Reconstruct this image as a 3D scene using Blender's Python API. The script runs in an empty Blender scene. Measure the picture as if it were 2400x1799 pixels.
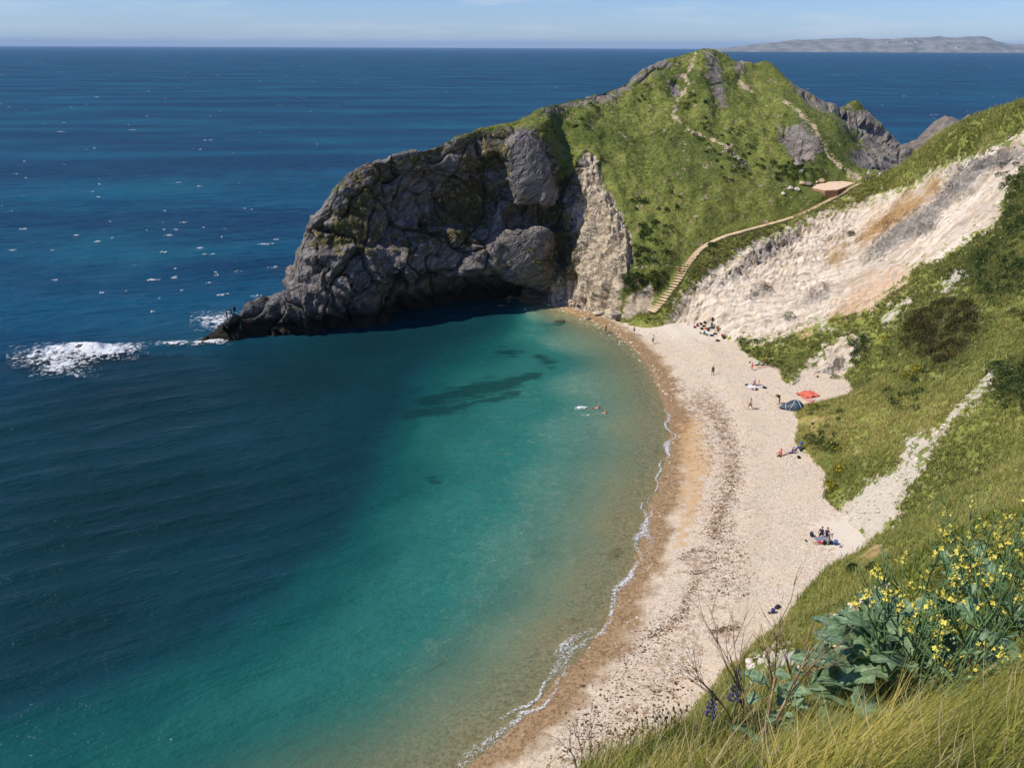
import bpy, bmesh, math, random
import numpy as np
from mathutils import Vector, Matrix, Quaternion
from mathutils.bvhtree import BVHTree
R_ = math.radians
random.seed(7); RNG = np.random.default_rng(7)
SC = bpy.context.scene
COL = SC.collection

# ---------------------------------------------------------------- camera
FPX, CAMZ, PITCH, ROLL = 1941.0, 48.0, R_(22.12), R_(0.24)
cam = bpy.data.cameras.new('camera'); cam.sensor_width = 36.0; cam.lens = FPX / 2400 * 36
cam.clip_start = 0.05; cam.clip_end = 90000
camo = bpy.data.objects.new('camera', cam); COL.objects.link(camo)
camo.matrix_world = Matrix.Translation((0, 0, CAMZ)) @ Matrix.Rotation(math.pi / 2 - PITCH, 4, 'X') @ Matrix.Rotation(ROLL, 4, 'Z')
SC.camera = camo

# ---------------------------------------------------------------- sky and sun
SUN_EL = R_(49); SUN_AZ = math.atan2(-0.975, -0.20)          # towards the sun: left and slightly behind
SUND = Vector((math.sin(SUN_AZ) * math.cos(SUN_EL), math.cos(SUN_AZ) * math.cos(SUN_EL), math.sin(SUN_EL)))
W = bpy.data.worlds.new('World'); SC.world = W; W.use_nodes = True
wn = W.node_tree.nodes; wl = W.node_tree.links
bg = wn['Background']; bg.inputs['Strength'].default_value = 0.10
sky = wn.new('ShaderNodeTexSky'); sky.sky_type = 'NISHITA'; sky.sun_disc = False
sky.sun_elevation = SUN_EL; sky.sun_rotation = SUN_AZ; sky.altitude = 40
sky.air_density = 1.0; sky.dust_density = 0.0; sky.ozone_density = 6.0
# faint thin clouds
tc = wn.new('ShaderNodeTexCoord'); mp = wn.new('ShaderNodeMapping'); mp.inputs['Scale'].default_value = (3.0, 3.0, 26.0)
cn = wn.new('ShaderNodeTexNoise'); cn.inputs['Scale'].default_value = 2.2; cn.inputs['Detail'].default_value = 7; cn.inputs['Roughness'].default_value = 0.6
cr = wn.new('ShaderNodeMapRange'); cr.inputs['From Min'].default_value = 0.5; cr.inputs['From Max'].default_value = 0.75; cr.inputs['To Max'].default_value = 0.35
mixc = wn.new('ShaderNodeMixRGB'); mixc.inputs['Color2'].default_value = (8.2, 8.6, 9.2, 1)
wl.new(tc.outputs['Generated'], mp.inputs['Vector']); wl.new(mp.outputs[0], cn.inputs['Vector'])
wl.new(cn.outputs['Fac'], cr.inputs['Value']); wl.new(cr.outputs[0], mixc.inputs['Fac'])
tint = wn.new('ShaderNodeMixRGB'); tint.blend_type = 'MULTIPLY'; tint.inputs[0].default_value = 1.0; tint.inputs[2].default_value = (.78, .92, 1.28, 1)
wl.new(sky.outputs[0], tint.inputs[1]); wl.new(tint.outputs[0], mixc.inputs['Color1']); wl.new(mixc.outputs[0], bg.inputs['Color'])
sl = bpy.data.lights.new('sun', 'SUN'); sl.energy = 4.5; sl.angle = R_(0.5); sl.color = (1.0, 0.94, 0.83)
so = bpy.data.objects.new('sun', sl); COL.objects.link(so); so.location = (-60, -20, 120)
so.rotation_euler = SUND.to_track_quat('Z', 'Y').to_euler()
vs = SC.view_settings; vs.view_transform = 'Standard'; vs.look = 'None'; vs.exposure = 0.0; vs.gamma = 1.0
vs.use_curve_mapping = False
SC.render.engine = 'CYCLES'; SC.cycles.use_denoising = True
SC.cycles.max_bounces = 6; SC.cycles.transparent_max_bounces = 12; SC.cycles.volume_bounces = 0
SC.cycles.caustics_reflective = False; SC.cycles.caustics_refractive = False

# ---------------------------------------------------------------- pixel <-> world
_c, _s = math.cos(PITCH), math.sin(PITCH); _cr, _sr = math.cos(ROLL), math.sin(ROLL)
def ray(px, py):
    u = (px - 1200) / FPX; v = -(py - 900) / FPX
    u, v = u * _cr - v * _sr, v * _cr + u * _sr
    return Vector((u, _c + v * _s, -_s + v * _c))
def PY(px, py, Y):
    d = ray(px, py); return Vector((0, 0, CAMZ)) + d * (Y / d.y)
def PZ(px, py, z=0.0):
    d = ray(px, py); return Vector((0, 0, CAMZ)) + d * ((z - CAMZ) / d.z)
def project(P):                                              # (N,3) -> photo pixels
    P = np.asarray(P, float); x = P[:, 0]; y = P[:, 1]; z = P[:, 2] - CAMZ
    dep = y * _c - z * _s; up = y * _s + z * _c; dep = np.maximum(dep, 0.05)
    u = x / dep; v = up / dep
    u, v = u * _cr + v * _sr, v * _cr - u * _sr
    return np.stack([1200 + u * FPX, 900 - v * FPX], 1)

# ---------------------------------------------------------------- numeric helpers
def _hash(ix, iy, iz, seed):
    h = (ix.astype(np.int64) * 374761393 + iy.astype(np.int64) * 668265263 + iz.astype(np.int64) * 2147483647 + seed * 1274126177) & 0xffffffff
    h = ((h ^ (h >> 13)) * 1274126177) & 0xffffffff
    h = ((h ^ (h >> 16)) * 2246822519) & 0xffffffff
    return ((h ^ (h >> 15)) & 0xffffff) / float(0xffffff)
def vnoise(p, seed=0):
    i = np.floor(p); f = p - i; f = f * f * f * (f * (f * 6 - 15) + 10); i = i.astype(np.int64)
    x, y, z = i[:, 0], i[:, 1], i[:, 2]; r = 0
    for dx in (0, 1):
        wx = f[:, 0] if dx else 1 - f[:, 0]
        for dy in (0, 1):
            wy = f[:, 1] if dy else 1 - f[:, 1]
            for dz in (0, 1):
                wz = f[:, 2] if dz else 1 - f[:, 2]
                r = r + wx * wy * wz * _hash(x + dx, y + dy, z + dz, seed)
    return r * 2 - 1
def fbm(p, octv=4, gain=0.5, seed=0):
    a = 1.0; r = 0; t = 0; q = np.array(p, float)
    for k in range(octv):
        r = r + a * vnoise(q, seed + k * 17); t += a; a *= gain; q = q * 2.03 + 11.3
    return r / t
def ridged(p, octv=4, gain=0.5, seed=0):
    a = 1.0; r = 0; t = 0; q = np.array(p, float)
    for k in range(octv):
        r = r + a * (1 - np.abs(vnoise(q, seed + k * 17))); t += a; a *= gain; q = q * 2.03 + 7.7
    return r / t
def voro(p, seed=0):                                          # F1, F2, cell random
    i = np.floor(p).astype(np.int64); f1 = np.full(len(p), 9.0); f2 = f1.copy(); cid = np.zeros(len(p))
    for dx in (-1, 0, 1):
        for dy in (-1, 0, 1):
            for dz in (-1, 0, 1):
                a, b, c = i[:, 0] + dx, i[:, 1] + dy, i[:, 2] + dz
                d = np.sqrt((a + _hash(a, b, c, seed) - p[:, 0]) ** 2 + (b + _hash(a, b, c, seed + 1) - p[:, 1]) ** 2 + (c + _hash(a, b, c, seed + 2) - p[:, 2]) ** 2)
                m = d < f1
                f2 = np.where(m, f1, np.minimum(f2, d)); cid = np.where(m, _hash(a, b, c, seed + 3), cid); f1 = np.where(m, d, f1)
    return f1, f2, cid
def sstep(a, b, x):
    t = np.clip((x - a) / (b - a), 0, 1); return t * t * (3 - 2 * t)
def seg_dist(Q, poly, closed=False):                          # distance, and arclength parameter index
    P = np.asarray(poly, float); n = len(P) - (0 if closed else 1); best = np.full(len(Q), 1e9); arg = np.zeros(len(Q))
    side = np.zeros(len(Q))
    for k in range(n):
        a, b = P[k], P[(k + 1) % len(P)]; ab = b - a; L2 = max(ab @ ab, 1e-9)
        t = np.clip(((Q - a) @ ab) / L2, 0, 1); d = Q - a - t[:, None] * ab; dd = np.hypot(d[:, 0], d[:, 1])
        m = dd < best; best = np.where(m, dd, best); arg = np.where(m, k + t, arg)
        side = np.where(m, np.sign(ab[0] * (Q[:, 1] - a[1]) - ab[1] * (Q[:, 0] - a[0])), side)
    return best, arg, side
def poly_mask(Q, poly, soft=8.0):                             # 0..1, 0.5 on the outline
    P = np.asarray(poly, float); ins = np.zeros(len(Q), bool); n = len(P)
    for k in range(n):
        a, b = P[k], P[(k + 1) % n]
        c = (a[1] > Q[:, 1]) != (b[1] > Q[:, 1])
        xi = a[0] + (Q[:, 1] - a[1]) / ((b[1] - a[1]) if b[1] != a[1] else 1e-9) * (b[0] - a[0])
        ins ^= c & (Q[:, 0] < xi)
    d, _, _ = seg_dist(Q, P, True); d = np.where(ins, d, -d)
    return np.clip(0.5 + d / (2 * soft), 0, 1)
def line_mask(Q, pts, width, soft=4.0):                        # strip of given half width
    d, _, _ = seg_dist(Q, pts); return np.clip(0.5 + (width - d) / (2 * soft), 0, 1)
def pchip(xs, ys, xq):                                         # monotone cubic, ys (n,k)
    xs = np.asarray(xs, float); ys = np.asarray(ys, float); h = np.diff(xs); de = np.diff(ys, axis=0) / h[:, None]
    m = np.zeros_like(ys); m[0] = de[0]; m[-1] = de[-1]
    for k in range(1, len(xs) - 1):
        s = de[k - 1] * de[k] > 0; w1 = 2 * h[k] + h[k - 1]; w2 = h[k] + 2 * h[k - 1]
        with np.errstate(divide='ignore', invalid='ignore'):
            v = (w1 + w2) / (w1 / de[k - 1] + w2 / de[k])
        m[k] = np.where(s, v, 0)
    i = np.clip(np.searchsorted(xs, xq, side='right') - 1, 0, len(xs) - 2); t = ((xq - xs[i]) / h[i])[:, None]; H = h[i][:, None]
    return (2 * t**3 - 3 * t**2 + 1) * ys[i] + (t**3 - 2 * t**2 + t) * H * m[i] + (-2 * t**3 + 3 * t**2) * ys[i + 1] + (t**3 - t**2) * H * m[i + 1]
class TPS:
    def __init__(s, xy, z, lam=0.0):
        s.p = np.asarray(xy, float); n = len(s.p); K = s.k(s.p) + lam * np.eye(n); P = np.c_[np.ones(n), s.p]
        A = np.zeros((n + 3, n + 3)); A[:n, :n] = K; A[:n, n:] = P; A[n:, :n] = P.T
        s.w = np.linalg.solve(A, np.r_[np.asarray(z, float), 0, 0, 0])
    def k(s, q):
        d2 = ((q[:, None, :] - s.p[None]) ** 2).sum(2); return 0.5 * d2 * np.log(d2 + 1e-9)
    def __call__(s, q):
        q = np.asarray(q, float); out = np.empty(len(q))
        for a in range(0, len(q), 20000):
            b = q[a:a + 20000]; out[a:a + 20000] = s.k(b) @ s.w[:-3] + np.c_[np.ones(len(b)), b] @ s.w[-3:]
        return out

# ---------------------------------------------------------------- object helpers
def srgb(h, k=1.0):
    c = [int(h[i:i + 2], 16) / 255 for i in (0, 2, 4)]
    return tuple(k * (x / 12.92 if x <= 0.04045 else ((x + 0.055) / 1.055) ** 2.4) for x in c) + (1.0,)
def tag(o, label=None, cat=None, group=None, kind=None):
    for k, v in (('label', label), ('category', cat), ('group', group), ('kind', kind)):
        if v: o[k] = v
    return o
def link(name, me, mat=None, parent=None):
    o = bpy.data.objects.new(name, me); COL.objects.link(o)
    if mat is not None and me is not None and not me.materials:
        for m in (mat if isinstance(mat, (list, tuple)) else [mat]): me.materials.append(m)
    if parent is not None: o.parent = parent
    return o
def empty(name, loc=(0, 0, 0), rz=0.0):
    o = bpy.data.objects.new(name, None); COL.objects.link(o); o.location = loc; o.rotation_euler[2] = rz; o.empty_display_size = 0.2
    return o
def np_mesh(name, V, F, smooth=True, mats=None):               # F (n,3) or (n,4)
    V = np.asarray(V, np.float32); F = np.asarray(F, np.int32); me = bpy.data.meshes.new(name)
    me.vertices.add(len(V)); me.vertices.foreach_set('co', V.ravel())
    k = F.shape[1]; me.loops.add(F.size); me.loops.foreach_set('vertex_index', F.ravel())
    me.polygons.add(len(F)); me.polygons.foreach_set('loop_start', np.arange(0, F.size, k, dtype=np.int32))
    me.polygons.foreach_set('loop_total', np.full(len(F), k, np.int32))
    me.polygons.foreach_set('use_smooth', np.full(len(F), smooth, bool))
    me.update(calc_edges=True); return me
def attr(me, name, vals):
    a = me.attributes.new(name, 'FLOAT', 'POINT'); a.data.foreach_set('value', np.asarray(vals, np.float32))
def grid_faces(nu, nv):
    i = np.arange(nu * nv).reshape(nu, nv)
    return np.stack([i[:-1, :-1].ravel(), i[1:, :-1].ravel(), i[1:, 1:].ravel(), i[:-1, 1:].ravel()], 1)
def grid_normals(G):
    du = np.gradient(G, axis=0); dv = np.gradient(G, axis=1); n = np.cross(du, dv)
    return n / np.maximum(np.linalg.norm(n, axis=2, keepdims=True), 1e-9)
class MB:                                                      # small mesh collector
    def __init__(s): s.v = []; s.f = []; s.m = []
    def add(s, V, F, mi=0):
        b = len(s.v); s.v += [tuple(p) for p in V]; s.f += [tuple(b + i for i in f) for f in F]; s.m += [mi] * len(F); return s
    def box(s, c, h, M=None, mi=0, taper=1.0):
        P = [Vector((sx * h[0] * (taper if sz > 0 else 1), sy * h[1] * (taper if sz > 0 else 1), sz * h[2])) for sz in (-1, 1) for sy in (-1, 1) for sx in (-1, 1)]
        if M is not None: P = [M @ p for p in P]
        P = [p + Vector(c) for p in P]
        return s.add(P, [(0, 2, 3, 1), (4, 5, 7, 6), (0, 1, 5, 4), (2, 6, 7, 3), (0, 4, 6, 2), (1, 3, 7, 5)], mi)
    def tube(s, pts, rad, n=6, mi=0, cap=True):
        pts = [Vector(p) for p in pts]; b = len(s.v); N = len(pts)
        if not isinstance(rad, (list, tuple)): rad = [rad] * N
        for k, p in enumerate(pts):
            t = (pts[min(k + 1, N - 1)] - pts[max(k - 1, 0)]).normalized()
            a = t.cross(Vector((0, 0, 1)) if abs(t.z) < .9 else Vector((1, 0, 0))).normalized(); c = t.cross(a)
            for j in range(n):
                w = 2 * math.pi * j / n; s.v.append(tuple(p + (a * math.cos(w) + c * math.sin(w)) * rad[k]))
        for k in range(N - 1):
            for j in range(n):
                q = (j + 1) % n; s.f.append((b + k * n + j, b + k * n + q, b + (k + 1) * n + q, b + (k + 1) * n + j)); s.m.append(mi)
        if cap:
            s.f.append(tuple(b + j for j in range(n))[::-1]); s.m.append(mi)
            s.f.append(tuple(b + (N - 1) * n + j for j in range(n))); s.m.append(mi)
        return s
    def mesh(s, name, smooth=False, mats=None):
        me = bpy.data.meshes.new(name); me.from_pydata(s.v, [], s.f)
        for m in (mats or []): me.materials.append(m)
        me.polygons.foreach_set('material_index', s.m)
        me.polygons.foreach_set('use_smooth', [smooth] * len(s.f)); me.update(); return me
def stone_mesh(name, seed, rough=0.25, flat=0.7, sub=2):       # irregular angular stone about 1 across
    bm = bmesh.new(); bmesh.ops.create_icosphere(bm, subdivisions=sub, radius=0.5)
    V = np.array([v.co[:] for v in bm.verts]); rg = np.random.default_rng(seed)
    pl = rg.normal(size=(9, 3)); pl /= np.linalg.norm(pl, axis=1)[:, None]; off = rg.uniform(.26, .46, 9)
    for n, o in zip(pl, off):
        d = V @ n; V = V - np.where(d > o, d - o, 0)[:, None] * n
    V *= 1 + rough * fbm(V * 2.5 + seed * 3.1, 3)[:, None]; V[:, 2] *= flat
    for v, c in zip(bm.verts, V): v.co = c
    me = bpy.data.meshes.new(name); bm.to_mesh(me); bm.free(); return me

# ---------------------------------------------------------------- material helpers
class NT:
    def __init__(s, name):
        s.mat = bpy.data.materials.new(name); s.mat.use_nodes = True; s.t = s.mat.node_tree; s.n = s.t.nodes; s.b = s.n['Principled BSDF']; s.out = s.n['Material Output']
        s._obj = None
    def new(s, ty, **kw):
        n = s.n.new(ty)
        for k, v in kw.items(): setattr(n, k, v)
        return n
    def L(s, a, b): s.t.links.new(a, b)
    def put(s, sock, v):
        if hasattr(v, 'links') or hasattr(v, 'is_output'): s.L(v, sock)
        else: sock.default_value = v
    def obj(s):
        if s._obj is None: s._obj = s.new('ShaderNodeTexCoord')
        return s._obj.outputs['Object']
    def mapping(s, scale=(1, 1, 1), rot=(0, 0, 0), vec=None):
        m = s.new('ShaderNodeMapping'); m.vector_type = 'TEXTURE'; m.inputs['Scale'].default_value = tuple(1 / k for k in scale); m.inputs['Rotation'].default_value = rot
        s.L(vec or s.obj(), m.inputs['Vector']); return m.outputs[0]
    def noise(s, scale, detail=5, rough=0.55, vec=None, dist=0.0):
        n = s.new('ShaderNodeTexNoise'); n.inputs['Scale'].default_value = scale; n.inputs['Detail'].default_value = detail
        n.inputs['Roughness'].default_value = rough; n.inputs['Distortion'].default_value = dist; s.L(vec or s.obj(), n.inputs['Vector']); return n.outputs['Fac']
    def voronoi(s, scale, vec=None, feature='F1', out='Distance'):
        n = s.new('ShaderNodeTexVoronoi'); n.feature = feature; n.inputs['Scale'].default_value = scale; s.L(vec or s.obj(), n.inputs['Vector']); return n.outputs[out]
    def attr(s, name):
        n = s.new('ShaderNodeAttribute'); n.attribute_name = name; return n.outputs['Fac']
    def math(s, op, a, b=0.0, clamp=False):
        n = s.new('ShaderNodeMath'); n.operation = op; n.use_clamp = clamp; s.put(n.inputs[0], a); s.put(n.inputs[1], b); return n.outputs[0]
    def rng(s, v, a, b, c=0.0, d=1.0):
        n = s.new('ShaderNodeMapRange'); n.interpolation_type = 'SMOOTHSTEP'
        s.put(n.inputs['Value'], v); n.inputs['From Min'].default_value = a; n.inputs['From Max'].default_value = b; n.inputs['To Min'].default_value = c; n.inputs['To Max'].default_value = d
        return n.outputs[0]
    def mix(s, f, a, b, mode='MIX'):
        n = s.new('ShaderNodeMixRGB'); n.blend_type = mode; s.put(n.inputs[0], f); s.put(n.inputs[1], a); s.put(n.inputs[2], b); return n.outputs[0]
    def ramp(s, v, stops):
        n = s.new('ShaderNodeValToRGB'); e = n.color_ramp.elements
        while len(e) < len(stops): e.new(0.5)
        for el, (p, c) in zip(e, stops): el.position = p; el.color = c
        s.put(n.inputs[0], v); return n.outputs[0]
    def bump(s, h, strength=0.5, dist=0.1, normal=None):
        n = s.new('ShaderNodeBump'); n.inputs['Strength'].default_value = strength; n.inputs['Distance'].default_value = dist
        s.put(n.inputs['Height'], h)
        if normal is not None: s.L(normal, n.inputs['Normal'])
        return n.outputs[0]
    def edge(s, a, nz, amp=0.9, w=0.08):                        # attribute 0..1 -> crisp, ragged mask
        v = s.math('ADD', a, s.math('MULTIPLY', s.math('SUBTRACT', s.rng(nz, .3, .7), 0.5), amp)); return s.rng(v, 0.5 - w, 0.5 + w)
    def done(s, color=None, rough=0.9, spec=0.2, normal=None):
        if color is not None: s.put(s.b.inputs['Base Color'], color)
        s.put(s.b.inputs['Roughness'], rough); s.b.inputs['Specular IOR Level'].default_value = spec
        if normal is not None: s.L(normal, s.b.inputs['Normal'])
        return s.mat
_pm = {}
def plain(name, hexc, rough=0.8, var=0.25, scale=12.0, spec=0.25, k=1.0):
    key = (name, hexc)
    if key in _pm: return _pm[key]
    m = NT(name); c = srgb(hexc, k); nz = m.noise(scale, 4)
    col = m.mix(m.rng(nz, 0.3, 0.7), tuple(x * (1 - var) for x in c[:3]) + (1,), tuple(min(1, x * (1 + var)) for x in c[:3]) + (1,))
    _pm[key] = m.done(col, rough, spec, m.bump(nz, 0.2, 0.02)); return _pm[key]
# ================================================================ BEACH AND SEABED
_sh = [(1090, 1799), (1180, 1720), (1300, 1600), (1400, 1490), (1450, 1390), (1490, 1300), (1510, 1220), (1540, 1140), (1566, 1040), (1560, 960), (1530, 880), (1490, 825), (1430, 775), (1340, 735), (1270, 712)]
SHORE = [(-75., 4.), (-35., 24.), (-14., 37.)] + [tuple(PZ(*p, 0).xy) for p in _sh] + [(-1., 162.5), (-16., 157.), (-32., 150.), (-54., 141.), (-75., 132.)]
SHORE = np.array(SHORE)
_u = np.arange(len(SHORE)); SHORE = pchip(_u, SHORE, np.linspace(0, len(SHORE) - 1, 140))
def shore_s(xy):
    d, a, sd = seg_dist(xy, SHORE); return np.where(sd < 0, d, -d), a
def beach_z(xy):
    s, a = shore_s(xy); n = fbm(np.c_[xy * 0.22, np.zeros(len(xy))], 3, seed=4)
    zi = np.where(s < 6, 0.10 * s, 0.6 + 0.10 * (s - 6)); zi = np.minimum(zi, 2.4 + 0.02 * s) + 0.12 * n * sstep(1, 6, s)
    zi = zi + 0.16 * np.exp(-((s - 10.5 - 1.5 * n) / 1.6) ** 2)             # storm berm
    zo = -0.07 * np.minimum(-s, 30) - 0.03 * np.maximum(-s - 30, 0)
    return np.where(s > 0, zi, zo)

TOE = np.array([(-40., 22.), (-14., 30.), (0., 36.), (8., 40.5), (16., 47.), (23., 54.)] +
               [tuple(PZ(px, py, 2.2).xy) for px, py in [(2000, 1385), (2040, 1310), (2010, 1240), (1975, 1195), (1945, 1165), (1950, 1110), (1885, 1035), (1880, 990), (1890, 950), (1985, 905), (1870, 895), (1840, 865), (1775, 830), (1738, 802), (1705, 778), (1660, 754), (1610, 744), (1560, 740)]])
toe_n = []
for k in range(len(TOE)):
    t = TOE[min(k + 1, len(TOE) - 1)] - TOE[max(k - 1, 0)]; t = t / np.linalg.norm(t); toe_n.append((t[1], -t[0]))      # towards the hill
toe_n = np.array(toe_n)

def inside(Q, poly):
    P = np.asarray(poly, float); ins = np.zeros(len(Q), bool); n = len(P)
    for k in range(n):
        a, b = P[k], P[(k + 1) % n]; c = (a[1] > Q[:, 1]) != (b[1] > Q[:, 1])
        ins ^= c & (Q[:, 0] < a[0] + (Q[:, 1] - a[1]) / ((b[1] - a[1]) if b[1] != a[1] else 1e-9) * (b[0] - a[0]))
    return ins
TOE_POLY = np.r_[TOE, [(60., 190.), (140., 240.), (260., 100.), (120., -80.), (-60., -80.), (-60., 15.)]]
def toe_d(xy):
    d, _, _ = seg_dist(xy, TOE); return np.where(inside(xy, TOE_POLY), d, -d)
def mat_beach():
    m = NT('shingle'); s = m.attr('s'); fine = m.noise(9, 6, 0.7); big = m.noise(0.35, 4); med = m.noise(1.6, 5, .65)
    peb = m.voronoi(7.5, out='Color'); sep = m.new('ShaderNodeSeparateColor'); m.L(peb, sep.inputs[0])
    peb2 = m.voronoi(16, out='Color'); sep2 = m.new('ShaderNodeSeparateColor'); m.L(peb2, sep2.inputs[0])
    dry = m.mix(m.rng(m.math('MULTIPLY', m.math('ADD', sep.outputs[0], sep2.outputs[0]), 0.5), 0.15, 0.85), srgb('b3a08a'), srgb('e8d8c4'))
    dry = m.mix(m.rng(big, 0.35, 0.65, 0, .45), dry, srgb('dcc4a6'))
    dry = m.mix(m.rng(med, 0.56, 0.72, 0, .5), dry, srgb('e8dccd'))
    wetc = m.mix(m.rng(m.noise(3.0, 6, .7), 0.36, 0.62), srgb('7a5b3c'), srgb('a98c66'))
    wetc = m.mix(m.rng(sep2.outputs[1], 0.72, 0.95, 0, .55), wetc, srgb('c2ae90'))
    sand = m.mix(med, srgb('c49c6c'), srgb('d2b085'))
    e = m.math('ADD', s, m.math('MULTIPLY', m.math('SUBTRACT', med, .5), 2.2)); e = m.math('ADD', e, m.math('MULTIPLY', m.math('SUBTRACT', big, .5), 5.0))
    c = m.mix(m.rng(e, 2.0, 4.0), wetc, dry)
    c = m.mix(m.math('MULTIPLY', m.edge(m.attr('sand'), m.noise(.9, 6, .65), .9, .35), .8), c, sand)
    wr = m.edge(m.attr('wrack'), m.noise(1.5, 8, .8), 1.35, .12)
    c = m.mix(m.math('MULTIPLY', wr, .62), c, m.mix(fine, srgb('6e4c30'), srgb('a07a54')))
    c = m.mix(m.rng(s, -12, -1.5, 1, 0), c, srgb('b7a57e'))
    c = m.mix(m.edge(m.attr('clay'), med, .8, .2), c, m.mix(big, srgb('d8c8b2'), srgb('e2d6c8')))
    rough = m.rng(e, 1.5, 3.5, 0.55, 0.95)
    return m.done(c, rough, 0.25, m.bump(m.math('ADD', fine, sep.outputs[2]), 0.6, 0.07))

xs = np.arange(-62, 72, 0.5); ys = np.arange(14, 178, 0.5)
GX, GY = np.meshgrid(xs, ys, indexing='ij'); xy = np.c_[GX.ravel(), GY.ravel()]
S_, A_ = shore_s(xy); Z_ = beach_z(xy); inl = toe_d(xy)
BF = grid_faces(len(xs), len(ys)); cliff_i = np.argmin(np.hypot(*(SHORE - np.array([6., 161.8])).T)); ok = (S_ > -32) & ((inl < 9) | (xy[:, 1] > 140)) & ~((S_ > -25) & (A_ > cliff_i + 1) & (xy[:, 0] < -3)) & ~((S_ > 30) & (xy[:, 1] > 150)) & (xy[:, 1] < 176 - .0 * xy[:, 0]); BF = BF[ok[BF].all(1)]
Z_ = Z_ + 0.035 * fbm(np.c_[xy * 1.3, Z_], 3, seed=9)
BV = np.c_[xy, Z_]; keep = np.zeros(len(BV), bool); keep[BF.ravel()] = True; rm = np.cumsum(keep) - 1; BV = BV[keep]; BF = rm[BF]; bs = S_[keep]
bq = project(BV)
me = np_mesh('beach', BV, BF); attr(me, 's', bs)
wr = np.maximum.reduce([line_mask(bq, [(1655, 940), (1685, 985), (1712, 1050), (1716, 1110), (1700, 1180), (1668, 1255)], 10, 30),
                        0.80 * line_mask(bq, [(1590, 1010), (1650, 930), (1690, 980)], 16, 26), .6 * poly_mask(bq, [(1600, 1310), (1660, 1285), (1668, 1340), (1640, 1350), (1610, 1345)], 16),
                        0.40 * poly_mask(bq, [(1620, 960), (1700, 960), (1760, 1200), (1760, 1300), (1700, 1500), (1600, 1650), (1420, 1799), (1280, 1799), (1480, 1560), (1600, 1400), (1640, 1250), (1650, 1100)], 60),
                        0.8 * line_mask(bq, [(1640, 1350), (1610, 1400), (1600, 1440), (1560, 1480)], 10, 18), 0.78 * poly_mask(bq, [(1665, 1470), (1730, 1455), (1730, 1490), (1680, 1500)], 16)])
attr(me, 'wrack', wr)
attr(me, 'sand', np.maximum(poly_mask(bq, [(1590, 990), (1640, 980), (1660, 1080), (1640, 1200), (1590, 1280), (1600, 1180), (1600, 1100)], 22), .8 * poly_mask(bq, [(1270, 705), (1330, 720), (1420, 770), (1380, 770), (1300, 740)], 14)))
attr(me, 'clay', np.maximum(poly_mask(bq, [(1430, 730), (1560, 735), (1720, 790), (1640, 800), (1500, 780)], 26), poly_mask(bq, [(1900, 1230), (2040, 1190), (2060, 1290), (1960, 1300)], 26)))
M_BEACH = mat_beach()
beach = tag(link('beach', me, M_BEACH), kind='structure')

# ================================================================ HILLSIDE (right hand slopes, from the camera round to the saddle)
cp = []
for p, n in zip(TOE, toe_n):
    cp.append((p[0], p[1], 2.1)); cp.append((p[0] - 5 * n[0], p[1] - 5 * n[1], -1.6))
pxY = [(1604, 628, 152.5), (1650, 598, 156.5), (1700, 568, 160), (1760, 552, 162), (1824, 528, 165), (1905, 496, 168), (1960, 468, 170), (2014, 436, 172),      # beside the steps
       (1680, 640, 153.0), (1800, 570, 160.5), (1900, 525, 165), (2000, 480, 168), (2070, 455, 167),
       (2080, 410, 170), (2128, 378, 167), (2177, 339, 161), (2230, 317, 156), (2285, 295, 151), (2340, 272, 146), (2394, 252, 141),                                # skyline
       (2175, 410, 155), (2270, 373, 148), (2400, 308, 136),
       (2400, 420, 127), (2400, 560, 113), (2400, 690, 98), (2400, 800, 87), (2400, 900, 77), (2400, 1000, 68), (2400, 1100, 57), (2400, 1200, 42), (2200, 1200, 55), (2100, 1250, 60),
       (2150, 1000, 80.5), (1800, 1500, 33), (1860, 1432, 44), (1960, 1388, 50), (2040, 1335, 58), (1760, 1545, 26), (2050, 1420, 30), (2200, 1300, 33)]
for a, b, Y in pxY: cp.append(tuple(PY(a, b, Y)))
cp += [(104, 152, 30), (125, 150, 26), (98, 134, 38), (92, 148, 33), (118, 118, 44), (96, 90, 50), (76, 60, 50), (52, 30, 49.5), (26, 4, 48), (0, -8, 47.5), (-22, -8, 45), (-20, 12, 26), (-6, 22, 20), (4, 20, 25), (12, 26, 26.0), (8, 26, 19), (6, 30, 13), (0, 27, 13), (18, 36, 22), (13, 36, 15),
       (95, 170, 18), (112, 165, 20), (86, 196, 2), (120, 190, 10), (70, 192, 8), (60, 185, 12)]
cp = np.array(cp); FAR = TPS(cp[:, :2], cp[:, 2], 0.02)
nearp = [(0, 0, 46.3), (-1.5, 0.5, 46.1), (1.2, -1, 46.8), (-1, -2, 46.6), (3, -1, 47.3), (-4, 1, 45.2), (5, 2.5, 46.6), (6, 6, 44.6)]
for a, b, Y in [(2400, 1799, 1.25), (2000, 1799, 1.9), (1700, 1799, 2.25), (1400, 1799, 2.6), (1500, 1745, 3.0), (1640, 1685, 3.5), (2250, 1640, 2.5), (2400, 1560, 2.7), (2120, 1640, 3.2), (1900, 1660, 3.6), (1760, 1640, 4.2), (1950, 1560, 5.2),
                (2300, 1480, 4.2), (2400, 1400, 4.4), (2150, 1480, 6.0), (1980, 1500, 7.5), (1830, 1560, 6.5)]: nearp.append(tuple(PY(a, b, Y)))
nearp += [(0.5, 4.4, 42.3), (-1.5, 4.3, 41.8), (1.4, 6.5, 40.0), (-3, 6, 39.0), (0, 10, 34.5), (3.0, 10, 36.5), (3.4, 7.5, 39.9), (6.5, 10, 40.8), (10, 8, 43.5), (-8, 10, 36), (5, 14, 33.5), (10, 15, 37.5), (-4, 14, 29), (0, 15, 29)]
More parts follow.
